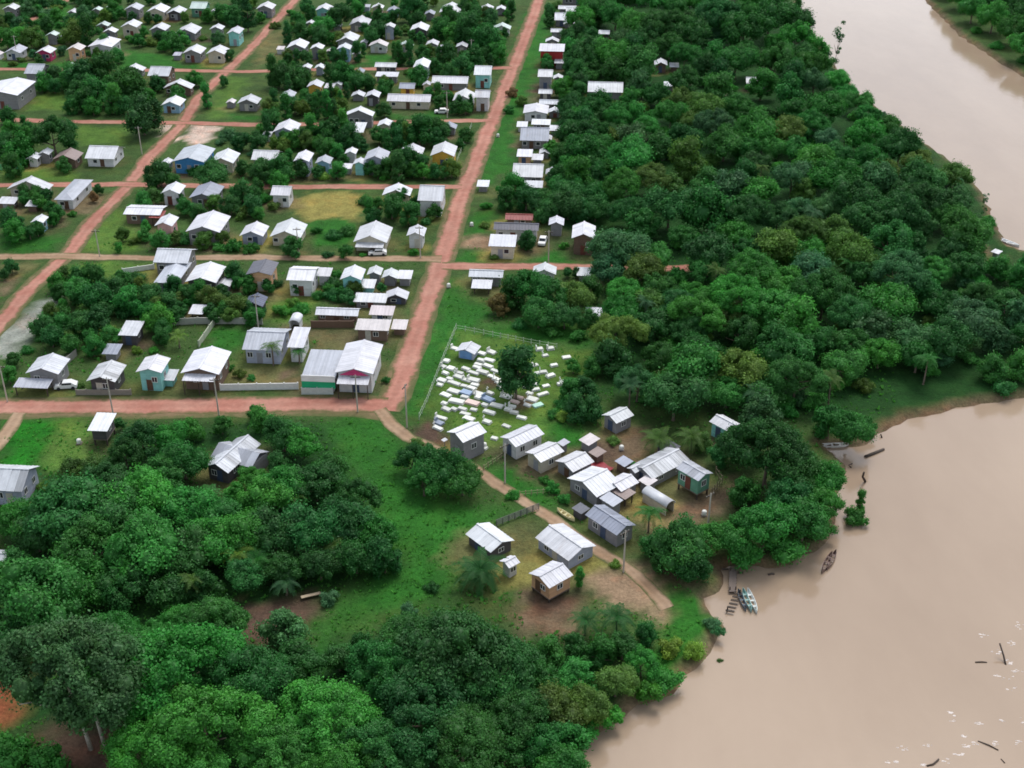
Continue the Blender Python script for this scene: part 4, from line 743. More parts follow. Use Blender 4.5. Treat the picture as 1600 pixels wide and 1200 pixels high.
T([(1520, 14, 24, 'b', 'm'), (1552, 28, 26, 'b', 'm'), (1584, 46, 26, 'b', 'm'), (1606, 72, 26, 'b', 'm'), (1560, 2, 24, 'b', 'd'), (1602, 20, 28, 'b', 'd'), (1500, -4, 20, 'b', 'm'), (1640, 60, 28, 'b', 'm'), (1640, 100, 24, 'b', 'm'), (1600, 92, 13, 's', 'm'), (1476, -14, 16, 'b', 'm'), (1526, 48, 10, 's', 'm'), (1556, 70, 11, 's', 'm')])
# left and middle blocks
T([(20, 346, 20, 'o', 'd'), (62, 316, 14, 'o', 'm'), (155, 296, 8, 'o', 'd'), (146, 308, 8, 'o', 'r'), (114, 334, 8, 's'), (18, 416, 13, 'o', 'd'), (6, 428, 9, 'o', 'd'), (190, 366, 13, 'o', 'o'), (210, 376, 11, 's', 'o'), (186, 386, 8, 'o'), (290, 324, 15, 'o', 'd'), (308, 332, 14, 'o', 'd'), (378, 300, 20, 'o', 'd'), (360, 322, 17, 'o', 'd'), (396, 322, 20, 'o', 'd'), (365, 384, 17, 's', 'm'), (340, 386, 12, 's', 'm'), (392, 388, 14, 's', 'm'), (224, 316, 16, 'o', 'm'), (206, 322, 8, 's'),
   (146, 430, 19, 'o', 'd'), (120, 456, 24, 'o', 'm'), (150, 468, 26, 'o', 'd'), (182, 452, 20, 'o', 'd'), (206, 472, 26, 'o', 'm'), (236, 466, 22, 'o', 'd'), (262, 472, 18, 'o', 'd'), (152, 502, 26, 'o', 'd'), (128, 508, 22, 'o', 'd'), (66, 510, 20, 'o', 'd'), (100, 508, 18, 'o', 'm'), (248, 500, 24, 'o', 'b'), (274, 492, 16, 'o', 'd'), (330, 466, 21, 'o', 'o'), (174, 524, 16, 'o', 'm'), (145, 542, 18, 'o', 'm'), (40, 546, 11, 's'), (215, 548, 10, 's', 'y'), (14, 586, 15, 'o', 'm'), (20, 562, 14, 'o', 'd'), (108, 540, 18, 'o', 'm'), (240, 548, 8, 's'),
   (576, 328, 14, 't', 'm'), (612, 326, 21, 'o', 'd'), (640, 336, 21, 'o', 'd'), (652, 318, 13, 'o', 'd'), (628, 306, 12, 'o', 'd'), (540, 362, 14, 's', 'm'), (518, 366, 13, 's', 'd'), (540, 394, 12, 'o', 'd'), (514, 397, 9, 's', 'd'), (568, 398, 5, 's'), (645, 395, 10, 's', 'b'), (455, 384, 19, 'o', 'd'), (461, 398, 8, 'o', 'd'), (520, 462, 17, 's', 'd'), (544, 464, 15, 'o', 'd'), (502, 460, 12, 's', 'm'), (596, 450, 8, 'o', 'd'), (526, 430, 9, 'o'), (440, 486, 16, 's', 'b'), (468, 484, 14, 's', 'b'), (455, 476, 14, 's', 'y'), (400, 292, 12, 'o', 'd'), (375, 340, 10, 's'), (495, 360, 10, 's'), (665, 345, 9, 's', 'd'), (690, 258, 8, 's'), (376, 584, 12, 's', 'o'), (392, 590, 8, 's', 'm'), (580, 596, 9, 's', 'm'), (604, 594, 9, 's', 'd'), (126, 602, 7, 's', 'o'), (360, 575, 9, 's', 'm')])
g_ = random.Random(21)
ROADP = [np.array([ground(x, y)[:2] for x, y in L_]) for L_ in (MAIN, LEFT)] + [np.array([ground(x, y)[:2] for x in range(-20, 760, 20)]) for y in (108, 191, 291, 403, 634)]
OPEN = [np.array(p, float) for p in ([(440, 322), (478, 296), (570, 296), (566, 345), (478, 350)], [(490, 345), (556, 345), (552, 400), (490, 400)], [(190, 72), (362, 94), (356, 108), (190, 108)], [(60, 145), (108, 145), (108, 176), (38, 176)], [(110, 195), (205, 195), (200, 228), (125, 228)], [(338, 505), (390, 505), (374, 560), (268, 565), (285, 508)], [(485, 505), (556, 505), (550, 552), (488, 552)], [(420, 462), (492, 462), (490, 508), (420, 508)], [(130, 378), (175, 330), (200, 330), (230, 398), (120, 398)], [(395, 60), (445, 40), (440, 84), (395, 108)], [(348, 118), (440, 122), (400, 188), (322, 188)], [(608, 168), (692, 168), (692, 186), (608, 186)], [(556, 82), (614, 82), (614, 104), (542, 104)])]
def clear(x, y, r, hpad=.55):
    if any(signed(np.array([[x, y]]), p)[0] > -r * .4 for p in OPEN): return False
    for b in HB:
        dx = max(b[0] - x, 0, x - b[1]); dy = max(b[2] - y, 0, y - (b[2] * .45 + b[3] * .55))
        if math.hypot(dx, dy) < r * hpad: return False
    return True
def fill(poly, n, r0, r1, kinds, cols, gap=1.15, margin=6, town=False):
    pp = np.array(poly, float); lo, hi = pp.min(0), pp.max(0); got = [(E['px'], E['cy'], E['r']) for E in TREES]
    for _ in range(n):
        x, y = g_.uniform(lo[0], hi[0]), g_.uniform(lo[1], hi[1]); r = g_.uniform(r0, r1) * (y + 577) / 900
        if signed(np.array([[x, y]]), pp)[0] < 0: continue
        if any((x - a) ** 2 + ((y - b) * 1.9) ** 2 < (gap * (r + c) * .5) ** 2 * 1.6 for a, b, c in got): continue
        if signed(np.array([ground(x, y + r * 1.2)[:2]]), SH)[0] > -margin: continue
        if not town and not clear(x, y, r * 1.25): continue
        if town:
            g = np.array(ground(x, y + r * .6)[:2])
            if not clear(x, y, r) or min(np.sqrt(((q - g) ** 2).sum(1)).min() for q in ROADP) < 5.5: continue
            if any(min(abs(y + r - yy), abs(y + r * .3 - yy)) < r * .3 + 2 and x < 760 for yy in (108, 191, 291, 403)): continue
            t_ = abs(x - (835 - .367 * y)); 
            if t_ < r + 16 or abs(x - (468 - 1.0 * y - (8 if y > 150 else 0))) < r * 1.3 + 14: continue
        got.append((x, y, r)); tree(x, y, r, g_.choice(kinds), g_.choice(cols))
fill([(430, 5), (815, 0), (790, 100), (760, 175), (390, 182), (400, 110)], 2600, 11, 26, 'ooot', 'dddmmo', .72, town=True)
fill([(400, 198), (745, 198), (710, 285), (380, 285)], 1200, 12, 26, 'ooot', 'dddmo', .72, town=True)
fill([(0, -5), (440, 0), (380, 60), (320, 95), (0, 100)], 700, 10, 22, 'ooos', 'ddmog', .8, town=True)
fill([(60, 100), (300, 105), (220, 185), (40, 185)], 200, 14, 26, 'oo', 'ddm', .9, town=True)
fill([(0, 200), (130, 200), (110, 262), (0, 262)], 100, 14, 24, 'oo', 'ddm', .9, town=True)
fill([(240, 300), (700, 300), (670, 392), (200, 395)], 500, 9, 20, 'oos', 'ddmo', .85, town=True)
fill([(90, 430), (620, 415), (600, 520), (60, 530)], 500, 8, 18, 'oos', 'ddmo', .85, town=True)
fill([(0, 300), (130, 300), (60, 365), (0, 365)], 120, 10, 20, 'oo', 'ddm', .9, town=True)
fill([(855, 15), (940, 15), (940, 335), (835, 335)], 900, 12, 30, 'ooob', 'dddm', .8, town=True)
fill([(930, 0), (1240, 0), (1330, 120), (1180, 150), (960, 140)], 100, 26, 40, 'obbb', 'ddmdg', 1.0)
# right of the main road, above the cemetery
T([(790, 312, 20, 'o', 'd'), (822, 312, 22, 'o', 'd'), (852, 334, 18, 'o', 'd'), (880, 312, 24, 'o', 'd'), (908, 330, 22, 'o', 'd'), (850, 318, 10, 'o', 'o'), (760, 322, 10, 's', 'm'), (824, 376, 17, 'o', 'd'), (800, 462, 28, 'o', 'd'), (830, 450, 34, 'b', 'd'), (862, 462, 32, 'b', 'd'), (896, 466, 28, 'b', 'o'), (918, 452, 22, 'o', 'd'), (780, 478, 18, 'o', 'r'), (842, 492, 28, 'b', 'd'), (882, 496, 24, 'b', 'd'), (886, 426, 9, 'o', 'd'), (900, 426, 8, 'o'), (918, 500, 18, 'o', 'd'), (770, 400, 9, 's'), (880, 385, 9, 's'), (760, 352, 9, 's'), (810, 505, 14, 's', 'd'), (860, 518, 16, 's', 'm'), (905, 525, 16, 's', 'm')])
tree(806, 580, 41, 'o', 'd', 'dark rounded tree standing in the middle of the cemetery', .9)
T([(896, 572, 13, 'o', 'm'), (890, 610, 22, 'o', 'm'), (912, 606, 22, 'o', 'd'), (900, 640, 24, 'o', 'd'), (925, 640, 22, 'o', 'd'), (876, 632, 13, 's', 'm'), (866, 648, 12, 's', 'm'), (925, 575, 16, 'o', 'm'), (880, 652, 12, 's')])
# under the enlarged detail nothing can be seen; the wood goes on to the river
fill([(945, 135), (1340, 135), (1530, 300), (1532, 640), (1370, 655), (940, 640), (940, 560), (935, 400)], 1500, 22, 42, 'obbbbg', 'ddmmgdo')
fill([(945, 135), (1340, 135), (1530, 300), (1532, 640), (1370, 655), (940, 640), (940, 560), (935, 400)], 230, 12, 20, 's', 'mbog', .7)
fill([(890, -25), (1240, -25), (1330, 120), (1180, 150), (960, 140), (880, 200)], 700, 26, 46, 'obbb', 'ddmdg', 1.0)
fill([(870, 140), (940, 140), (940, 340), (860, 340)], 200, 22, 36, 'oob', 'ddm', 1.0)
fill([(1480, -40), (1700, -40), (1700, 170), (1600, 112), (1500, 45)], 300, 26, 40, 'bbo', 'mmd', .95)
T([(1562, 420, 22, 'o', 'm'), (1592, 436, 22, 'o', 'm'), (1572, 470, 26, 'b', 'd'), (1546, 490, 22, 'o', 'd'), (1598, 490, 26, 'o', 'g'), (1592, 528, 24, 'o', 'd'), (1560, 532, 24, 'o', 'g'), (1594, 574, 24, 'o', 'm'), (1552, 578, 24, 'o', 'm'), (1542, 350, 13, 'o', 'm'), (1572, 604, 17, 's', 'd'), (1546, 418, 14, 'o', 'm'), (1604, 408, 14, 'o', 'm'), (1640, 460, 26, 'o', 'm'), (1640, 540, 26, 'o', 'm')])
tree(1540, 318, 9, 'x', 'g', 'thin sparse tree on the far river point')
# lower left forest
T([(410, 656, 22, 'o', 'm'), (398, 645, 14, 'o', 'm'), (442, 682, 34, 'b', 'd'), (474, 694, 30, 'b', 'm'), (300, 672, 20, 'o', 'm'), (346, 664, 18, 'o', 'm'), (224, 692, 34, 'b', 'd'), (266, 684, 26, 'b', 'm'), (196, 712, 28, 'b', 'd'), (188, 662, 10, 'o', 'd'), (286, 722, 40, 'b', 'd'), (130, 738, 30, 'b', 'o'), (172, 754, 36, 'b', 'd'), (250, 752, 40, 'b', 'm'), (110, 800, 62, 'b', 'd'), (176, 800, 52, 'b', 'd'), (24, 816, 40, 'b', 'm'), (58, 838, 36, 'b', 'd'), (216, 782, 50, 'b', 'b'), (292, 796, 42, 'b', 'm'), (348, 812, 36, 'b', 'm'), (416, 778, 42, 'b', 'b'), (446, 764, 42, 'b', 'm'), (492, 756, 40, 'b', 'd'), (520, 734, 26, 'o', 'd'), (150, 858, 52, 'b', 'd'), (226, 862, 60, 'b', 'm'), (290, 870, 46, 'b', 'd'), (330, 850, 44, 'b', 'm'), (376, 838, 46, 'b', 'm'), (430, 838, 46, 'b', 'd'), (486, 830, 46, 'b', 'd'), (540, 820, 44, 'b', 'd'), (588, 836, 36, 'b', 'm'), (600, 872, 34, 'o', 'd'), (556, 872, 36, 'b', 'd'), (500, 884, 34, 'b', 'd'), (442, 892, 32, 'b', 'd'), (196, 920, 44, 'b', 'd'), (262, 930, 34, 'o', 'd'), (130, 912, 46, 'b', 'm'), (60, 936, 66, 'b', 'm'), (10, 980, 44, 'b', 'd'), (38, 1000, 40, 'b', 'd'), (10, 1020, 34, 'o', 'd'), (320, 920, 30, 'o', 'd'), (384, 900, 34, 'b', 'd'), (0, 900, 30, 'o', 'm'), (560, 780, 34, 'b', 'd'), (20, 880, 24, 'o', 'd'), (436, 724, 20, 'o', 'd'), (396, 750, 24, 'b', 'm'), (368, 772, 20, 'o', 'b'), (70, 760, 14, 's'), (90, 775, 18, 'o', 'd')])
# great trees along the bottom
T([(330, 978, 52, 'g', 'm'), (280, 986, 44, 'g', 'm'), (250, 1000, 40, 'g', 'm'), (176, 1000, 46, 'g', 'm'), (270, 1052, 92, 'g', 'm'), (196, 1040, 60, 'g', 'm'), (390, 1076, 70, 'g', 'd'), (326, 1140, 84, 'g', 'm'), (240, 1160, 60, 'g', 'b'), (430, 1180, 60, 'g', 'm'), (514, 1130, 72, 'g', 'b'), (600, 1180, 60, 'g', 'd'), (660, 1120, 74, 'g', 'd'), (610, 1060, 60, 'g', 'd'), (700, 1030, 84, 'g', 'd'), (640, 1010, 56, 'g', 'd'), (768, 1056, 66, 'g', 'd'), (724, 1160, 66, 'g', 'd'), (800, 1130, 54, 'g', 'd'), (786, 1190, 50, 'b', 'd'), (470, 1040, 40, 'b', 'd'), (14, 1176, 40, 's', 'm'), (70, 1196, 40, 's', 'm'), (520, 1220, 60, 'g', 'm'), (880, 1200, 40, 'b', 'm'), (300, 1240, 60, 'g', 'm')])
PT = tree(116, 1056, 96, 'g', 'g', 'great tree with pale forked trunk at the lower left', 1.45)
tp = bpy.data.materials['bark'].copy(); tp.name = 'pale_bark'
for n_ in tp.node_tree.nodes:
    if n_.type == 'RGB': n_.outputs[0].default_value = lin(170, 164, 150)
hcp = 1.75 * 6.4
PT.rotation_euler = (0, 0, 0)
for o in [c for c in PT.children if c.name.startswith('trunk')]: bpy.data.objects.remove(o)
put('trunk', mesh('trunk', *join(tube([(0, 0, 0), (-.15, 0, 2), (-.5, .2, 5), (-1.2, .6, 9), (-2.6, 1, 12)], [.3, .24, .2, .15, .08], 8), tube([(1.5, .3, 0), (1.35, .3, 3), (1.2, .3, 6.5), (2.0, .4, 9), (3.4, .5, 11.5)], [.26, .22, .19, .15, .08], 8), tube([(-.5, .2, 5), (-2.2, -1.2, 7.5), (-4.2, -2.6, 10)], [.18, .13, .06], 6), tube([(-1.0, .4, 8), (-3.0, -2.6, 10.2), (-4.6, -4.6, 11.6)], [.14, .1, .05], 6)), [tp], smooth=True), PT, scale=(1, 1, .98))
T([(444, 984, 40, 'o', 'g'), (514, 938, 19, 's', 'g'), (640, 958, 16, 'o', 'g'), (562, 1008, 22, 'o', 'd'), (676, 918, 13, 's', 'd'), (530, 1030, 26, 'o', 'd'), (860, 1020, 26, 'o', 'd'), (846, 1062, 38, 'b', 'd'), (868, 1112, 44, 'b', 'o'), (838, 1162, 40, 'b', 'm'), (905, 1062, 34, 'b', 'm'), (918, 1106, 36, 'b', 'o'), (890, 1156, 34, 'o', 'm'), (936, 1022, 30, 'o', 'd'), (962, 1066, 34, 'b', 'o'), (972, 1012, 26, 'o', 'd'), (1002, 1040, 28, 'b', 'm'), (950, 1118, 24, 's', 'b'), (1008, 1080, 26, 's', 'b'), (1044, 1058, 26, 's', 'b'), (1048, 1016, 24, 's', 'y'), (1084, 1020, 18, 's', 'y'), (1010, 990, 20, 'o', 'd'), (1110, 974, 13, 's', 'g'), (1124, 986, 11, 's', 'g'), (920, 1142, 20, 's', 'b'), (830, 1030, 24, 'o', 'd'), (900, 1010, 22, 'o', 'd')])
# along the river path
T([(690, 736, 40, 'b', 'd'), (644, 722, 30, 'b', 'd'), (722, 752, 32, 'b', 'd'), (662, 754, 30, 'b', 'd'), (655, 692, 12, 's', 'o'), (668, 700, 12, 's', 'd'), (866, 764, 15, 's', 'm'), (880, 780, 13, 's', 'm'), (852, 750, 10, 's', 'm'), (905, 902, 14, 't', 'm'), (1100, 690, 16, 'o', 'o'), (960, 690, 11, 's', 'o'), (985, 725, 9, 's', 'm'), (960, 880, 10, 's'), (800, 775, 12, 's', 'm'), (1122, 712, 18, 'o', 'd'),
   (1062, 856, 46, 'b', 'd'), (1104, 846, 34, 'b', 'm'), (1026, 850, 26, 'o', 'd'), (1082, 888, 28, 'o', 'd'), (1030, 880, 18, 'o', 'd'), (1200, 706, 58, 'g', 'd'), (1160, 700, 36, 'b', 'd'), (1240, 736, 44, 'b', 'd'), (1284, 752, 34, 'b', 'm'), (1162, 770, 28, 'o', 'd'), (1196, 822, 46, 'b', 'm'), (1256, 818, 42, 'b', 'm'), (1152, 842, 36, 'b', 'm'), (1284, 792, 32, 'b', 'm'), (1326, 672, 32, 'b', 'd'), (1296, 664, 30, 'o', 'd'), (1230, 780, 40, 'b', 'd'), (1354, 664, 20, 's', 'd'), (1220, 858, 30, 's', 'm'), (1168, 866, 26, 's', 'm'), (1284, 832, 24, 's', 'm')])
tree(1342, 800, 24, 's', 'm', 'half drowned green shrub standing alone in the river', wat=True)
tree(1347, 772, 14, 't', 'm', 'slim half drowned tree beside the lone river shrub', .9, wat=True)
tree(1127, 1021, 5, 's', 'o', 'tiny weed clump floating off the grassy bank', wat=True)
palm(750, 890, 43, 'large dark palm beside the white roofed house', .5, 'd', 26)
palm(1015, 800, 26, 'palm standing between the barrel shed and grey house', 1.3, 'm')
palm(965, 962, 34, 'tall palm below the sandy end of river path', .9, 'd')
palm(915, 968, 28, 'palm beside the bare yard of the peach house', .9, 'd')
palm(1030, 684, 30, 'pale fronded palm by the brown yard', .7, 'o')
palm(1082, 682, 30, 'yellowish palm beside the turquoise house', .7, 'o')
palm(278, 524, 17, 'young bright palm in the fenced green lot', 1.0, 'y', 12)
palm(424, 540, 19, 'palm before the large blue grey roofed house', 1.6, 'o', 12)
palm(466, 548, 15, 'short palm before the white flat roofed wing', 1.2, 'm', 12)
palm(190, 838, 26, 'pale palm in the middle of the lower left forest', 1.2, 'g')
palm(290, 852, 24, 'light fronded palm under the forest trees', 1.2, 'o')
palm(370, 862, 30, 'drooping palm at the forest lower edge', 1.1, 'y')
palm(400, 872, 28, 'second drooping palm right of the forest edge palm', 1.1, 'm')
palm(446, 908, 26, 'silvery palm above the bare brown clearing', .8, 'g')
for i_, (x, y, r) in enumerate([(1000, 240, 15), (1085, 300, 17), (1190, 260, 16), (1270, 330, 18), (1330, 410, 20), (1120, 420, 19), (1010, 470, 20), (1230, 500, 21), (1400, 480, 20), (1080, 560, 22), (1300, 590, 23), (1450, 560, 22), (985, 600, 22), (1180, 610, 22)]):
    palm(x, y, r, f'palm rising above the riverside wood, {ordn(i_ + 1)} from the top', 1.9, g_.choice('mogd'), 12)
for i_, (x, y, r) in enumerate([(330, 770, 22), (462, 776, 20), (300, 905, 24), (520, 850, 22), (140, 820, 22), (90, 900, 24)]):
    palm(x, y, r, f'slender palm above the lower left forest, {ordn(i_ + 1)} such palm', 1.7, g_.choice('mog'), 12)
palm(254, 800, 24, 'dark palm deep inside the forest below the cross house', 1.4, 'd')

# labels of the trees: which one, counted from the left inside a place one can find
ZONES = [('on the far river bank', lambda x, y: x > 1440 and y < 180), ('on the far river point', lambda x, y: x > 1530), ('in the wood by the river', lambda x, y: x > 985 and y < 190), ('in the roadside wood', lambda x, y: x > 780 and y < 330),
 ('in the upper riverside wood', lambda x, y: x > 935 and y < 360), ('in the middle riverside wood', lambda x, y: x > 935 and y < 520), ('in the lower riverside wood', lambda x, y: x > 935 and y < 650),
 ('above the cemetery', lambda x, y: x > 735 and y < 560), ('beside the cemetery', lambda x, y: x > 740 and y < 690), ('on the lower river point', lambda x, y: x > 1130 and y < 960), ('beside the river path', lambda x, y: x > 620 and y < 940), 
 ('along the grassy river bank', lambda x, y: x > 820), ('in the bottom row of trees', lambda x, y: y > 1180), ('in second row from bottom', lambda x, y: y > 1060), ('around the brown clearing', lambda x, y: x > 420 and y > 930), ('at the forest lower edge', lambda x, y: y > 930), ('in the lower forest middle', lambda x, y: y > 830), ('in the upper forest part', lambda x, y: y > 740), ('just below the lower red road', lambda x, y: y > 645),
 ('in the front row gardens', lambda x, y: y > 560), ('in the lots behind front row', lambda x, y: y > 490), ('just below the tan lane', lambda x, y: y > 408), ('just above the tan lane', lambda x, y: y > 345), ('below the third cross street', lambda x, y: y > 295), ('above the third cross street', lambda x, y: y > 240), ('below the fourth cross street', lambda x, y: y > 194), ('above the fourth cross street', lambda x, y: y > 150), ('below the fifth cross street', lambda x, y: y > 112), ('above the fifth cross street', lambda x, y: y > 70), ('in the topmost gardens', lambda x, y: True)]
zz = {}
for E in TREES:
    ph = next(p for p, f in ZONES if f(E['px'], E['py'])); zz.setdefault((ph, E['kindword']), []).append(E); E['category'] = 'shrub' if 'shrub' in E['kindword'] else 'tree'; E['group'] = ('shrubs ' if 'shrub' in E['kindword'] else 'trees ') + ph
for (ph, kw_), L in zz.items():
    L.sort(key=lambda e: e['px']); own = [e for e in L if 'label' not in e]
    for i, E in enumerate(own): E['label'] = f"{E['word']}, {ordn(i + 1)} of its kind from left {ph}" if len(own) > 1 else f"{E['word']}, only one of its kind {ph}"

# ------------------------------------------------------------------ cemetery
def tomb(cx, cy, L, Wd, h, yaw, colr, style, rr):
    g = ground(cx, cy, h * .5); E = empty('tomb', (g.x, g.y, 0), R_(yaw)); E['px'] = cx; E['py'] = cy
    base = [c * .9 for c in colr[:3]] + [1]
    put('plinth', TB, E, (0, 0, 0), None, (L, Wd, h * .35), base)
    put('vault', TB, E, (0, 0, h * .35), None, (L * .88, Wd * .82, h * .45), colr)
    put('lid', TB, E, (0, 0, h * .8), None, (L * .94, Wd * .9, h * .2), colr)
    if style == 'cross':
        put('cross', CROSS, E, (-L * .44, 0, h), None, (1, 1, 1), lin(232, 232, 228))
    elif style == 'stone': put('headstone', TB, E, (-L * .42, 0, h), None, (.16, Wd * .7, .55), colr)
    return E
TB = mesh('tomb_block', *boxes((-.5, .5, -.5, .5, 0, 1)), [M['tomb']])
CROSS = mesh('cross', *boxes((-.05, .05, -.06, .06, 0, .9), (-.05, .05, -.3, -.06, .5, .62), (-.05, .05, .06, .3, .5, .62)), [M['tomb']])
TW, TBLU, TPK, TMT, TGR = lin(238, 240, 232), lin(150, 170, 196), lin(224, 200, 190), lin(186, 226, 208), lin(140, 150, 166)
TOMBS = [(517, 215, 50, 28), (700, 250, 45, 30), (765, 240, 55, 34), (695, 296, 45, 24), (750, 295, 64, 30), (460, 300, 36, 30), (490, 350, 46, 34), (430, 430, 56, 34), (415, 462, 30, 20), (592, 355, 54, 16), (640, 380, 76, 20), (668, 345, 54, 22), (742, 335, 64, 26), (704, 375, 74, 30), (790, 368, 54, 18), (545, 408, 70, 30), (598, 432, 60, 24), (642, 430, 76, 36), (512, 450, 84, 28), (800, 425, 48, 26), (838, 465, 60, 20),
 (455, 530, 66, 34), (510, 505, 76, 38), (595, 515, 70, 44, TBLU), (632, 484, 56, 18), (675, 522, 64, 38), (742, 560, 76, 40, TBLU), (530, 574, 94, 40), (636, 584, 84, 42, TPK), (756, 520, 44, 16), (800, 602, 80, 36), (865, 538, 64, 40), (460, 628, 58, 30), (512, 628, 30, 16), (750, 648, 74, 28), (588, 658, 64, 20), (612, 690, 70, 36), (735, 714, 52, 30), (866, 742, 52, 22), (970, 685, 58, 20), (950, 548, 52, 22, TPK), (924, 577, 54, 18, TPK), (1042, 560, 66, 44), (1024, 520, 40, 24), (1065, 495, 48, 20), (1114, 525, 70, 14), (1080, 600, 64, 36, TMT), (1090, 220, 42, 28), (1165, 216, 42, 28), (1130, 263, 32, 20), (1084, 382, 44, 26), (1116, 376, 44, 26), (1166, 400, 54, 28), (1232, 456, 36, 18), (1248, 440, 30, 18), (422, 685, 76, 18), (410, 720, 56, 36, TGR), (402, 757, 64, 14), (715, 890, 34, 24), (785, 826, 40, 16), (720, 600, 40, 20), (580, 470, 40, 18), (1275, 275, 50, 30), (905, 610, 44, 20), (880, 630, 46, 20), (1010, 600, 46, 22), (1060, 460, 40, 22), (1135, 470, 44, 22), (1190, 330, 42, 22), (1060, 330, 40, 20), (920, 650, 48, 22), (1000, 480, 38, 20)]
tr = random.Random(3); tl = []
for _ in range(400):
    x, y = tr.uniform(440, 850), tr.uniform(320, 640); w = tr.uniform(30, 56)
    if len(TOMBS) < 86 and all(abs(x - q[0]) > (w + q[2]) * .5 or abs(y - q[1]) > (18 + q[3]) * .46 for q in TOMBS) and not (680 < x < 790 and 420 < y < 500): TOMBS.append((x, y, w, tr.uniform(14, 24)))
for q in TOMBS:
    x, y = 731 + (q[0] - 605) * .2303, 691.5 + (q[1] - 855) * .2303
    k = .00785 * (y + 577); L = q[2] * .2303 / k * 1.2; Wd = max(.8, q[3] * .2303 / k * 1.35)
    tf = tr.uniform(.66, .98)
    yaw = -30 + tr.uniform(-9, 9) if q[2] > q[3] * 1.15 and q[0] < 1060 else 24 + tr.uniform(-12, 12)
    tl.append(tomb(x, y, max(1.1, L), min(Wd, 2.4), tr.uniform(.2, .42), yaw, q[4] if len(q) > 4 else [c * tf for c in TW[:3]] + [1], tr.choice(['cross', 'stone', 'plain', 'plain']), tr))
tl.sort(key=lambda e: -e['py']); bands = [tl[i:i + 8] for i in range(0, len(tl), 8)]
for bi, bd in enumerate(bands):
    bd.sort(key=lambda e: e['px'])
    for i, E in enumerate(bd): tag(E, f"pale tomb, {ordn(i + 1)} from left in the {ordn(bi + 1)} row of graves from front", 'tomb', 'tombs in the cemetery')
# small roofed chapel tomb
CH = house((711, 752, 537, 563), 'd', 'w', 'l', label='white roofed chapel tomb with blue front at cemetery top', cat='chapel', name='chapel', h=1.9, pit=.35, yaw=-20, opts='n', size=(3.4, 2.8))
put('blue_front', UTRIM, CH, (0, -CH['dims'][1] / 2 - .06, .1), None, (CH['dims'][0] * .8, .08, 1.5), lin(120, 160, 214))
# fences
def fence(px, n, h, label, name='wire_fence', rails=2, colr=lin(176, 190, 168), rad=.055, gap=None):
    P = [ground(x, y) for x, y in px]; E = empty(name, P[0]); tag(E, label, 'fence'); segs = list(zip(P[:-1], P[1:])); tot = sum((b - a).length for a, b in segs)
    for a, b in segs:
        m_ = max(1, round(n * (b - a).length / tot)); d = b - a; ang = math.atan2(d.y, d.x)
        for i in range(m_): put('post', UTRIM, E, a + d * i / m_ - P[0], (0, 0, ang), (rad * 2, rad * 2, h), colr)
        for r in range(rails): put('rail', UTRIM, E, (a + b) / 2 - P[0] + Vector((0, 0, h * (r + .75) / (rails + .1))), (0, 0, ang), (d.length, .04, .03 if rails < 4 else .12), colr)
    put('post', UTRIM, E, P[-1] - P[0], None, (rad * 2, rad * 2, h), colr); return E
def wall_run(px, h, label, colr, th=.15, panels=None):
    P = [ground(x, y) for x, y in px]; E = empty('yard_wall', P[0]); tag(E, label, 'wall')
    for a, b in zip(P[:-1], P[1:]):
        d = b - a; ang = math.atan2(d.y, d.x); m_ = max(1, round(d.length / 2.6)); st = d.length / m_
        for i in range(m_):
            put('panel', TB, E, a + d * (i + .5) / m_ - P[0], (0, 0, ang), (st - .18, th, h), colr); put('pillar', TB, E, a + d * i / m_ - P[0], (0, 0, ang), (.17, .22, h + .15), colr)
    put('pillar', TB, E, P[-1] - P[0], None, (.2, .22, h + .15), colr); return E
fence([(655, 656), (668, 628), (690, 570), (713, 515)], 16, 1.3, 'pale post fence between the cemetery and the main road verge')
fence([(713, 515), (770, 526), (830, 538), (870, 545)], 12, 1.1, 'low post fence along the back of the cemetery')
fence([(756, 735), (790, 712)], 5, 1.0, 'short wooden fence beside the all white hall', colr=lin(150, 140, 110))
fence([(812, 775), (858, 771)], 5, .9, 'short garden fence by the river path', colr=lin(150, 140, 110))
wall_run([(345, 610), (402, 609), (466, 608)], 1.2, 'white panel wall before the fenced front garden', lin(226, 226, 222))
wall_run([(472, 616), (520, 616)], 1.2, 'pale wall before the green fronted shop', lin(196, 206, 200))
wall_run([(270, 508), (310, 506), (385, 506), (410, 507)], 1.3, 'grey wall behind the fenced green lots', lin(170, 170, 160))
wall_run([(311, 542), (336, 506)], 1.2, 'pale wall dividing the two green lots', lin(176, 182, 160))
wall_run([(120, 617), (136, 617), (205, 617)], 1.0, 'low grey wall before the dark gabled house', lin(140, 134, 124))
wall_run([(487, 512), (553, 512)], 1.4, 'brown board wall behind the olive coloured lot', lin(110, 86, 70))
wall_run([(192, 427), (241, 420)], 1.0, 'long white wall left of the big pale house', lin(230, 232, 226))
wall_run([(106, 568), (120, 556), (118, 545)], 1.3, 'grey wall behind the grey sheet roofed house', lin(150, 148, 140))
fence([(-10, 267), (34, 265)], 7, 1.5, 'bright green fence at the left edge', rails=4, colr=lin(60, 170, 120))
fence([(737, 198), (714, 254)], 8, 1.1, 'pale fence beside the main road near the yellow house')
fence([(1112, 776), (1128, 756), (1118, 742)], 6, 1.5, 'thin stick fence around the green house yard', colr=lin(130, 116, 96))
fence([(776, 822), (842, 796)], 7, 1.1, 'grey board fence behind the white roofed house', name='board_fence', rails=5, colr=lin(110, 112, 106))
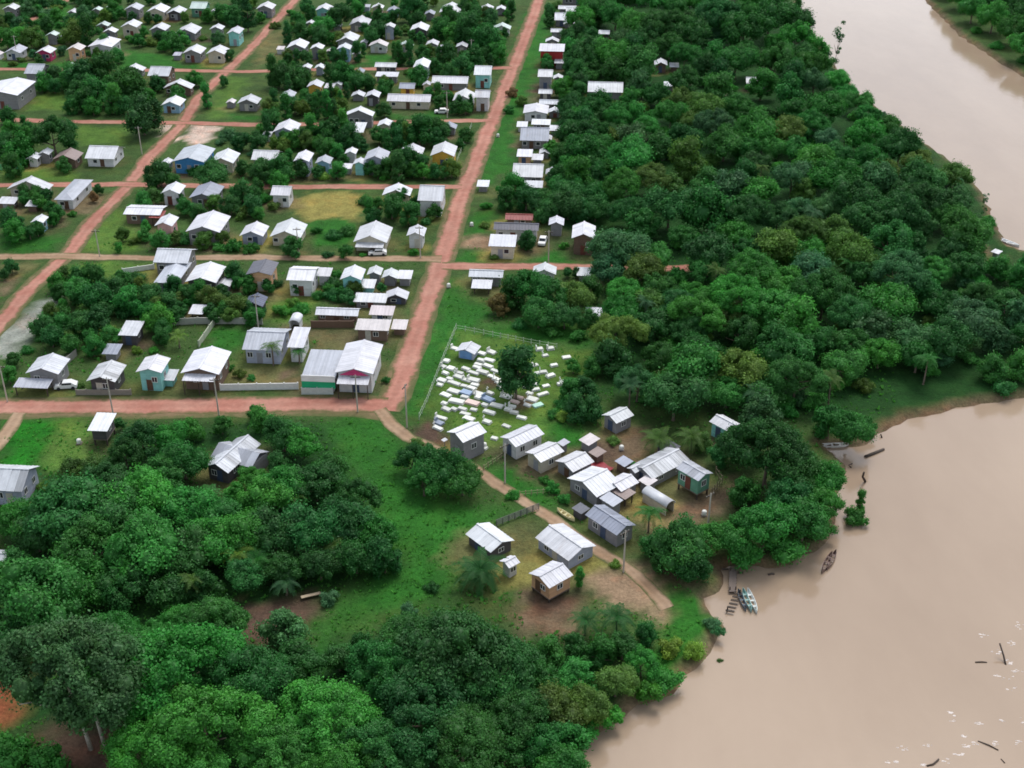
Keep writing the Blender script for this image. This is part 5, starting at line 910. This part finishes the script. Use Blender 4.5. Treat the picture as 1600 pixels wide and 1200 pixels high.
# utility poles
POLE = mesh('pole_shaft', *tube([(0, 0, 0), (0, 0, .5), (0, 0, 1)], [.15, .125, .1], 8), [M['pole']], smooth=True)
ARM = mesh('cross_arm', *boxes((-.8, .8, -.05, .05, -.06, .06)), [M['dark']])
INS = mesh('insulator', *tube([(0, 0, 0), (0, 0, .12), (0, 0, .2)], [.04, .07, .03], 6), [M['conc']])
for x, y, h, ang, lb in [(177, 648, 7, 0, 'leaning view concrete pole beside the small hut on posts'), (342, 649, 7, 0, 'concrete pole on the lower road verge before brown walled house'), (559, 644, 7, 0, 'concrete pole standing before the magenta gabled shop'), (636, 668, 8, 70, 'concrete pole at the cemetery corner of the crossroads'), (789, 755, 7, 40, 'pale pole in the grass below the all white hall'), (974, 894, 7, 40, 'pale pole beside the patchy silver roofed house'), (1105, 834, 7, 40, 'pale pole beside the green walled house'), (222, 241, 7, 0, 'pole on the grass left of the diagonal road'), (657, 403, 7, 0, 'pole before the small white house on tan lane'), (857, 410, 7, 0, 'pole on the upper side of the red lane'), (156, 401, 6, 0, 'pole beside the diagonal road and tan lane corner'), (737, 104, 8, 0, 'pole behind the turquoise house on main road'), (699, 184, 7, 0, 'pole above the fourth cross street near main road'), (28, 92, 7, 0, 'pole before the white house at left edge'), (12, 628, 7, 0, 'pole on the lower road near the left edge'), (404, 514, 7, 0, 'pole behind the blue grey roofed house'), (467, 398, 6, 0, 'pole among the bushes beside tan lane')]:
    E = empty('utility_pole', ground(x, y), R_(ang)); tag(E, lb.replace('leaning view ', 'tall '), 'pole', 'utility poles'); put('shaft', POLE, E, (0, 0, 0), None, (.9, .9, h))
    put('cross_arm', ARM, E, (0, .12, h - .5))
    for q in (-.7, -.25, .25, .7): put('insulator', INS, E, (q, .12, h - .44))

# ------------------------------------------------------------------ vehicles
def car(px, py, yaw, colr, label, group='cars'):
    E = empty('car', ground(px, py), R_(yaw)); E.scale = (.92,) * 3; tag(E, label, 'car', group)
    prof = [(-2.0, .3), (-2.0, .75), (-1.85, .85), (-1.0, .92), (-.45, 1.42), (1.0, 1.45), (1.7, .98), (2.0, .9), (2.05, .55), (2.0, .3)]
    V = [(x, -.8 * (1 - .12 * max(0, z - .9) / .5), z) for x, z in prof] + [(x, .8 * (1 - .12 * max(0, z - .9) / .5), z) for x, z in prof]; n = len(prof)
    put('body', mesh('body', V, [tuple(range(n)), tuple(range(2 * n - 1, n - 1, -1))] + [(i, n + i, n + (i + 1) % n, (i + 1) % n) for i in range(n)], [M['paint']]), E, color=colr)
    put('windscreen', mesh('windscreen', [(-1.0, -.66, .95), (-1.0, .66, .95), (-.5, .62, 1.4), (-.5, -.62, 1.4), (-.96, -.66, .93), (-.96, .66, .93), (-.46, .62, 1.38), (-.46, -.62, 1.38)], [(0, 3, 2, 1), (4, 5, 6, 7)], [M['glass']]), E, (-.03, 0, .03))
    put('side_window', mesh('side_window', *boxes((-.6, 1.1, -.79, .79, 1.0, 1.32)), [M['glass']]), E)
    for sx in (-1.25, 1.3):
        for sy in (-.78, .78): put('wheel', mesh('wheel', *tube([(0, -.11, 0), (0, .11, 0)], [.32, .32], 14), [M['rubber']]), E, (sx, sy, .32))
    return E
car(590, 398, 4, lin(232, 232, 230), 'white car parked before the cream house on tan lane')
car(690, 177, 0, lin(232, 232, 230), 'white car parked above the fourth cross street')
car(104, 606, 8, lin(222, 224, 222), 'white car parked beside the grey sheet roofed house')
car(848, 380, 80, lin(232, 232, 230), 'white car parked between the dark roof and small gable')

# ------------------------------------------------------------------ boats, jetty and driftwood on the river
def canoe_mesh(L, Wd, H, m):
    n = 11; V, F = [], []
    for layer, (zs, ws) in enumerate(((H, 1.0), (0, .55))):
        for inner in (0, 1):
            for i in range(n):
                s = -1 + 2 * i / (n - 1); w = Wd / 2 * (1 - abs(s) ** 2.4) * ws * (1 if not inner else .86) + .02; z = zs + .18 * H * 2 * s * s * (1 if layer == 0 else .5) + (.05 if inner and layer else 0)
                V += [(s * L / 2 * (1 if not inner else .97), -w, z), (s * L / 2 * (1 if not inner else .97), w, z)]
    o = lambda layer, inner, i, sd: (layer * 2 + inner) * 2 * n + 2 * i + sd
    for i in range(n - 1):
        for sd in (0, 1):
            F.append((o(0, 0, i, sd), o(1, 0, i, sd), o(1, 0, i + 1, sd), o(0, 0, i + 1, sd))); F.append((o(0, 1, i, sd), o(1, 1, i, sd), o(1, 1, i + 1, sd), o(0, 1, i + 1, sd))); F.append((o(0, 0, i, sd), o(0, 1, i, sd), o(0, 1, i + 1, sd), o(0, 0, i + 1, sd)))
        F.append((o(1, 0, i, 0), o(1, 0, i, 1), o(1, 0, i + 1, 1), o(1, 0, i + 1, 0))); F.append((o(1, 1, i, 0), o(1, 1, i, 1), o(1, 1, i + 1, 1), o(1, 1, i + 1, 0)))
    return mesh('hull', V, F, [m])
def canoe(px, py, L, Wd, yaw, colr, label, wz=WATER_Z, motor=False, group='canoes', seats=3, name='canoe', cat='canoe'):
    g = ground(px, py, wz); E = empty(name, (g.x, g.y, wz - (.08 if wz < 0 else 0)), R_(yaw)); tag(E, label, cat, group)
    put('hull', canoe_mesh(L, Wd, .5, M['trim']), E, color=colr)
    for i in range(seats): put('seat', UTRIM, E, ((i - (seats - 1) / 2) * L * .24, 0, .36), None, (.28, Wd * .74, .04), [c * .8 for c in colr[:3]] + [1])
    return E
canoe(1175, 941, 4.8, .72, -84, lin(226, 232, 228), 'white boat moored outermost at the little jetty', group='boats at the jetty', name='boat', cat='boat')
canoe(1167, 940, 4.6, .66, -84, lin(150, 188, 182), 'pale green boat moored beside the outermost white boat', group='boats at the jetty', name='boat', cat='boat')
canoe(1159, 940, 4.2, .62, -84, lin(86, 100, 112), 'dark blue grey boat moored nearest the jetty', group='boats at the jetty', name='boat', cat='boat')
canoe(1292, 881, 5.0, .8, 62, lin(120, 96, 86), 'brown wooden canoe drifting off the lower river point')
canoe(1299, 877, 4.6, .75, 62, lin(110, 86, 78), 'second brown canoe tied alongside the drifting canoe')
canoe(884, 807, 3.6, .8, -48, lin(220, 208, 160), 'cream boat lying on the grass beside the river path', wz=0, name='boat', cat='boat', group='boats ashore')
canoe(1300, 698, 5.2, .9, 4, lin(222, 220, 214), 'white boat tied at the inlet below the riverside wood', name='boat', cat='boat', group='boats at the jetty')
canoe(1574, 380, 5.5, 1.3, -52, lin(236, 238, 238), 'white boat moored at the far river point', name='boat', cat='boat', group='boats at the jetty')
J = empty('jetty', ground(1144, 925, WATER_Z)); tag(J, 'rickety brown plank jetty with stepped gangway at the bank', 'jetty')
o_ = J.location.copy()
def jp(x, y): q = ground(x, y, WATER_Z) - o_; return Vector((q.x, q.y, 0))
for i in range(9):
    a = jp(1145, 893).lerp(jp(1144, 926), i / 8); put('plank', UBOX, J, a + Vector((0, 0, .35)), (0, 0, .05), (1.0, .55, .07))
for i in range(6):
    a = jp(1153, 931).lerp(jp(1140, 958), i / 5); put('step', UPOST, J, a + Vector((0, 0, .3)), (0, 0, -.3), (1.1, .28, .1))
for x, y in ((1141, 895), (1149, 895), (1140, 925), (1149, 925), (1136, 956), (1156, 930)): put('pile', UPOST, J, jp(x, y) + Vector((0, 0, -1)), None, (.14, .14, 1.9))
for x0, y0, x1, y1 in ((1128, 892, 1138, 892), (1152, 897, 1161, 898)):
    a, b = jp(x0, y0), jp(x1, y1); d = b - a; put('beam', UPOST, J, (a + b) / 2 + Vector((0, 0, .25)), (0, 0, math.atan2(d.y, d.x)), (d.length, .22, .14))
def log(pts, rad, label, name='driftwood_log'):
    P = [ground(x, y, z) for x, y, z in pts]; b = P[0].copy(); E = tag(put(name, mesh(name, *tube([p - b for p in P], [rad * (1 - .12 * i) for i in range(len(P))], 8), [M['dark']], smooth=True), loc=b), label, 'log', 'driftwood'); return E
log([(1352, 714, -.95), (1366, 708, -.85), (1381, 702, -.9)], .28, 'drifting grey log off the riverside wood')
log([(1572, 1042, -1.2), (1568, 1024, -.4), (1562, 1005, .6)], .13, 'dark snag sticking out of the river near the right edge')
log([(1524, 1035, -.98), (1534, 1034, -.92), (1542, 1035, -.98)], .10, 'short dark stick floating left of the upright snag')
log([(1448, 1197, -1.0), (1458, 1194, -.9), (1467, 1186, -.85)], .12, 'bent branch floating at the bottom edge of river')
log([(1528, 1158, -1.0), (1545, 1164, -.9), (1560, 1172, -.95)], .08, 'long thin branch floating near the lower right corner')
log([(1564, 1186, -1.0), (1570, 1192, -.95)], .07, 'tiny twig floating in the lower right corner')
log([(1330, 730, -.9), (1326, 727, -.6), (1332, 724, -.3)], .12, 'broken stump rising from water by the river point')
log([(1200, 898, -.95), (1206, 896, -.85), (1210, 897, -.95)], .15, 'dark stump in the shallows left of the canoes')
log([(1378, 684, -1.0), (1376, 678, -.5)], .12, 'dark post standing in the inlet water')
log([(1352, 752, -.9), (1348, 745, .3), (1350, 738, 1.4)], .2, 'dead dark trunk standing above the half drowned tree')
# white ripples where the current breaks on the snags: one patch of foam
V, F = [], []; rr = random.Random(5)
spots = [(1536, 993, 6, 3), (1556, 1018, 8, 3), (1575, 1034, 7, 3), (1568, 1058, 12, 4), (1585, 1076, 12, 2.5), (1594, 978, 5, 6), (1489, 1122, 4, 6), (1414, 1169, 9, 3), (1450, 1165, 5, 2), (1508, 1150, 4, 2), (1508, 1166, 5, 3), (1522, 1162, 8, 2), (1481, 1186, 6, 5), (1556, 1162, 4, 3), (1564, 1126, 6, 2), (1498, 1178, 6, 2), (1395, 1190, 9, 2), (1443, 1196, 5, 2), (1590, 1160, 6, 3), (1530, 1130, 7, 2), (1598, 1125, 4, 5), (1485, 1113, 3, 1.5), (1590, 1048, 8, 2), (1580, 1005, 4, 3)]
for x, y, rx, ry in spots:
    for j in range(7):
        a = rr.uniform(0, 6.28); u = rr.random() ** .5; g = ground(x + math.cos(a) * rx * u * 1.3, y + math.sin(a) * ry * u * 1.3, WATER_Z + .02); k = len(V); s = rr.uniform(.04, .15); n = 7
        V.append((g.x, g.y, WATER_Z + .06))
        for i in range(n): q = rr.uniform(.6, 1.2) * s; V.append((g.x + 2.2 * q * math.cos(i * 6.283 / n + .3), g.y + q * math.sin(i * 6.283 / n), WATER_Z - .01))
        F += [(k, k + 1 + i, k + 1 + (i + 1) % n) for i in range(n)]
tag(put('foam', mesh('foam', V, F, [M['foam']])), 'white foam flecks where the current breaks on snags', 'foam', kind='stuff')
# odds and ends
E = empty('timber_bench', ground(486, 934), .35); tag(E, 'pale timber bench at the edge of the brown clearing', 'bench'); put('seat', UTRIM, E, (0, 0, .4), None, (2.6, .5, .1), lin(200, 180, 150)); 
for sx in (-1, 1): put('leg', UPOST, E, (sx, 0, 0), None, (.12, .4, .4))
E = empty('tarpaulin', ground(935, 736), -.6); V = [(x * .9, y * .8, .9 + .25 * math.sin(x * 2 + y) - .2 * abs(y)) for y in range(-2, 3) for x in range(-2, 3)]
put('sheet', mesh('sheet', V + [(v[0], v[1], v[2] - .04) for v in V], [(j * 5 + i, j * 5 + i + 1, j * 5 + i + 6, j * 5 + i + 5) for j in range(4) for i in range(4)] + [(25 + j * 5 + i + 5, 25 + j * 5 + i + 6, 25 + j * 5 + i + 1, 25 + j * 5 + i) for j in range(4) for i in range(4)], [M['trim']], smooth=True), E, color=lin(140, 40, 48))
for sx in (-1, 1):
    for sy in (-1, 1): put('pole', UPOST, E, (sx * 1.6, sy * 1.3, 0), None, (.08, .08, .55))
tag(E, 'dark red tarpaulin stretched beside the grey walled house', 'tarpaulin')
TANK = mesh('tank_body', *tube([(0, 0, 0), (0, 0, .15), (0, 0, 1.0), (0, 0, 1.2), (0, 0, 1.3)], [.6, .66, .66, .5, .2], 14), [M['trim']], smooth=True)
for x, y, lb in ((701, 449, 'white water tank on the verge by the red lane corner'), (737, 353, 'white water tank beside the main road grass'), (778, 214, 'white tank on the grass right of main road'), (757, 699, 'white barrel beside the grey cemetery house'), (1100, 805, 'pale barrel in the brown yard by the riverside trees'), (971, 703, 'white barrel in the brown yard'), (124, 693, 'white barrel on the grass left of the hut')):
    E = empty('water_tank', ground(x, y)); tag(E, lb, 'tank', 'water tanks'); put('tank_body', TANK, E, (0, 0, .1), None, (.55, .55, .6), lin(222, 222, 214)); put('base', UBOX, E, (0, 0, 0), None, (.85, .85, .1))

# ------------------------------------------------------------------ weeds and tufts on open grass: one mass of ground cover
rg = np.random.default_rng(5); n = 20000
px_ = rg.uniform(-20, 1400, n); py_ = rg.uniform(380, 1190, n)
P = np.array([ground(a, b)[:2] for a, b in zip(px_, py_)])
cell = (np.clip(np.searchsorted(ay, P[:, 1]) - 1, 0, ny - 1) * nx + np.clip(np.searchsorted(ax, P[:, 0]) - 1, 0, nx - 1))
cc = cov[cell]; ok = (cc[:, 1] > cc[:, 0] * 1.5) & (sdist[cell] < -3)
for name in [o.name for o in S.objects if o.name.split('.')[0].endswith(('road', 'lane', 'path', 'track', 'street', 'verge'))]:
    o = bpy.data.objects[name]; co = np.array([v.co[:2] for v in o.data.vertices]); mid = co[3::7]; hw = np.linalg.norm(co[0] - co[6]) / 2
    for m_ in mid: ok &= ((P[:, 0] - m_[0]) ** 2 + (P[:, 1] - m_[1]) ** 2) > (hw + 1.2) ** 2
for E in [o for o in S.objects if o.type == 'EMPTY' and 'dims' in o]:
    d = E['dims']; ok &= ((P[:, 0] - E.location.x) ** 2 + (P[:, 1] - E.location.y) ** 2) > (max(d[0], d[1]) * .62) ** 2
ok &= ~((px_ > 655) & (px_ < 880) & (py_ > 515) & (py_ < 700) & (rg.random(n) < .75))
P = P[ok]; n = len(P); q = 5; s = rg.uniform(.10, .28, n) * (1 + .8 * (rg.random(n) < .08))
VV = []; tone = []
for j in range(q):
    an = rg.uniform(0, 6.283, n); rr_ = rg.uniform(.1, .6, n) * s; c = np.stack([P[:, 0] + np.cos(an) * rr_, P[:, 1] + np.sin(an) * rr_, np.zeros(n)], 1)
    d = np.stack([np.cos(an), np.sin(an), np.zeros(n)], 1); t = np.stack([-np.sin(an), np.cos(an), np.zeros(n)], 1); up = np.array([0, 0, 1.0])
    hh = (s * rg.uniform(.35, .9, n))[:, None]; w_ = (s * .35)[:, None]
    VV.append(np.stack([c - t * w_, c + t * w_, c + t * w_ * .7 + d * hh * .8 + up * hh, c - t * w_ * .7 + d * hh * .8 + up * hh], 1)); tone.append(np.repeat(rg.uniform(.7, 1.3, n), 4).reshape(n, 4))
VV = np.stack(VV, 1).reshape(-1, 3); tone = np.stack(tone, 1).ravel()
wd = put('weeds', np_mesh('weeds', VV, np.arange(len(VV)).reshape(-1, 4), M['leaf'], tone), color=lin(70, 138, 46)); tag(wd, 'low weeds and grass tufts scattered over the open ground', 'weeds', kind='stuff')
